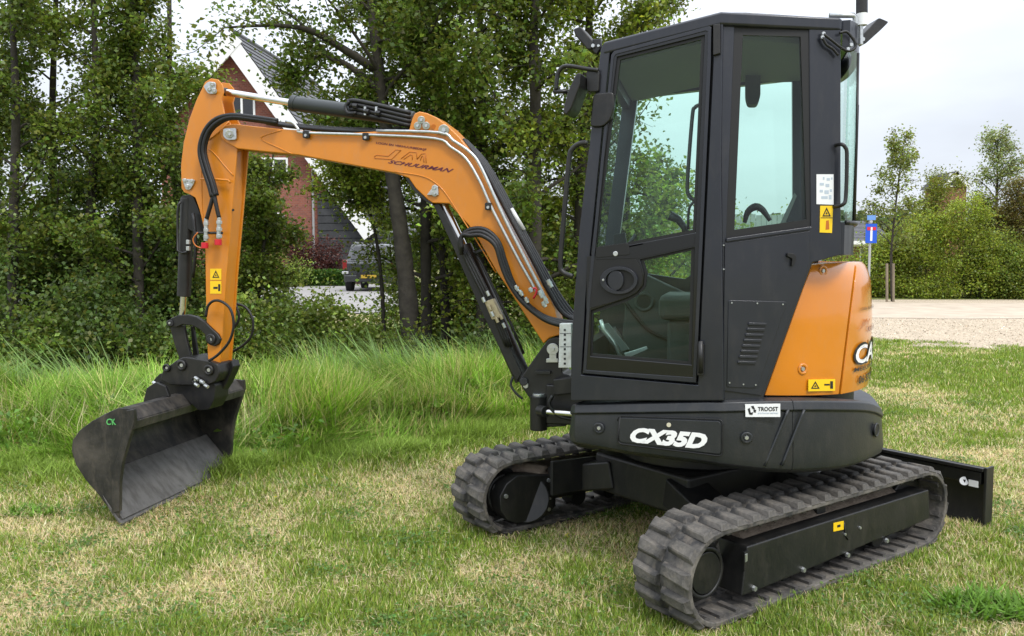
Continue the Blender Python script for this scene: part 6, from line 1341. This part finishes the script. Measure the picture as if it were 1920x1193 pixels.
# weeds in the lawn
def weed(u, v, r_, n, lab, hg=.13, seed=1):
    rg = np.random.default_rng(seed); r0 = ray(u, v); t = -H / r0.z; x, y = r0.x * t, r0.y * t
    a = rg.uniform(0, 6.28, n); rr = r_ * np.sqrt(rg.random(n)); xx = x + np.cos(a) * rr * 1.3; yy = y + np.sin(a) * rr * .8
    o = tallblades('weed_clump', xx, yy, hg * rg.uniform(.4, 1.1, n), rg.uniform(.004, .009, n), rg.uniform(.3, 1.3, n), rg.uniform(0, 6.28, n), np.clip(np.array([.12, .235, .03]) * np.exp(rg.normal(0, .25, (n, 1))), .01, .6))
    del o['kind']; tag(o, lab, 'weed', 'weed clumps in the lawn')
weed(1855, 1150, .17, 650, 'bright green weed clump at the lower right corner', .12, 5)
weed(60, 965, .13, 260, 'small green weed tuft left of the bucket edge', .09, 6)
weed(400, 1015, .30, 500, 'spreading weed patch right of the bucket in the mown lawn', .06, 7)
def tets(name, xx, yy, s_, col, m_):
    T = np.array([[1, 1, 1], [1, -1, -1], [-1, 1, -1], [-1, -1, 1]]) * .8; tr = np.array([[0, 1, 2], [0, 3, 1], [0, 2, 3], [1, 3, 2]]); ng = len(xx); q_, _ = np.linalg.qr(rg.normal(size=(ng, 3, 3)))
    TV = np.einsum('nij,kj->nki', q_, T) * s_[:, None, None] + np.stack([xx, yy, ter(xx, yy) + s_ * .4], 1)[:, None, :]
    return np_mesh(name, TV[:, tr].reshape(-1, 3, 3), 3, np.clip(np.repeat(np.array(col) * np.exp(rg.normal(0, .3, (ng, 1))), 4, 0), .02, .8), m_, None, 'stuff')
n_ = 1500; lx = rg.uniform(-TL / 2 - .1, TL / 2 + .12, n_); sd_ = rg.choice([-1, 1], n_); ed = rg.choice([-1, 1], n_) * (TW / 2 + .01) + rg.normal(0, .035, n_); ly = sd_ * (W - TW / 2) + ed
tets('mud_crumbs', O.x + UF.x * lx + UN.x * ly, O.y + UF.y * lx + UN.y * ly, rg.uniform(.003, .011, n_), (.17, .13, .09), colmat('mud_crumb', .95, 0, .1))
# small stones by the gravel
ng = 9000; xx = rg.uniform(4, 13, ng); yy = rg.uniform(11.5, 21.5, ng); kp = rg.random(ng) < gravel(xx, yy); xx, yy = xx[kp], yy[kp]; ng = len(xx); s_ = rg.uniform(.004, .014, ng) + .012 * (rg.random(ng) < .03); z_ = ter(xx, yy)
T = np.array([[1, 1, 1], [1, -1, -1], [-1, 1, -1], [-1, -1, 1]]) * .8; tr = np.array([[0, 1, 2], [0, 3, 1], [0, 2, 3], [1, 3, 2]])
rot = rg.normal(size=(ng, 3, 3)); q_, _ = np.linalg.qr(rot); TV = np.einsum('nij,kj->nki', q_, T) * s_[:, None, None] + np.stack([xx, yy, z_ + s_ * .3], 1)[:, None, :]
V = TV[:, tr].reshape(-1, 3, 3); np_mesh('gravel_stones', V, 3, np.clip(np.repeat(np.array([.50, .42, .32]) * np.exp(rg.normal(0, .3, (ng, 1))), 4, 0), .05, .8), colmat('stone', .9, 0, .2), None, 'stuff')
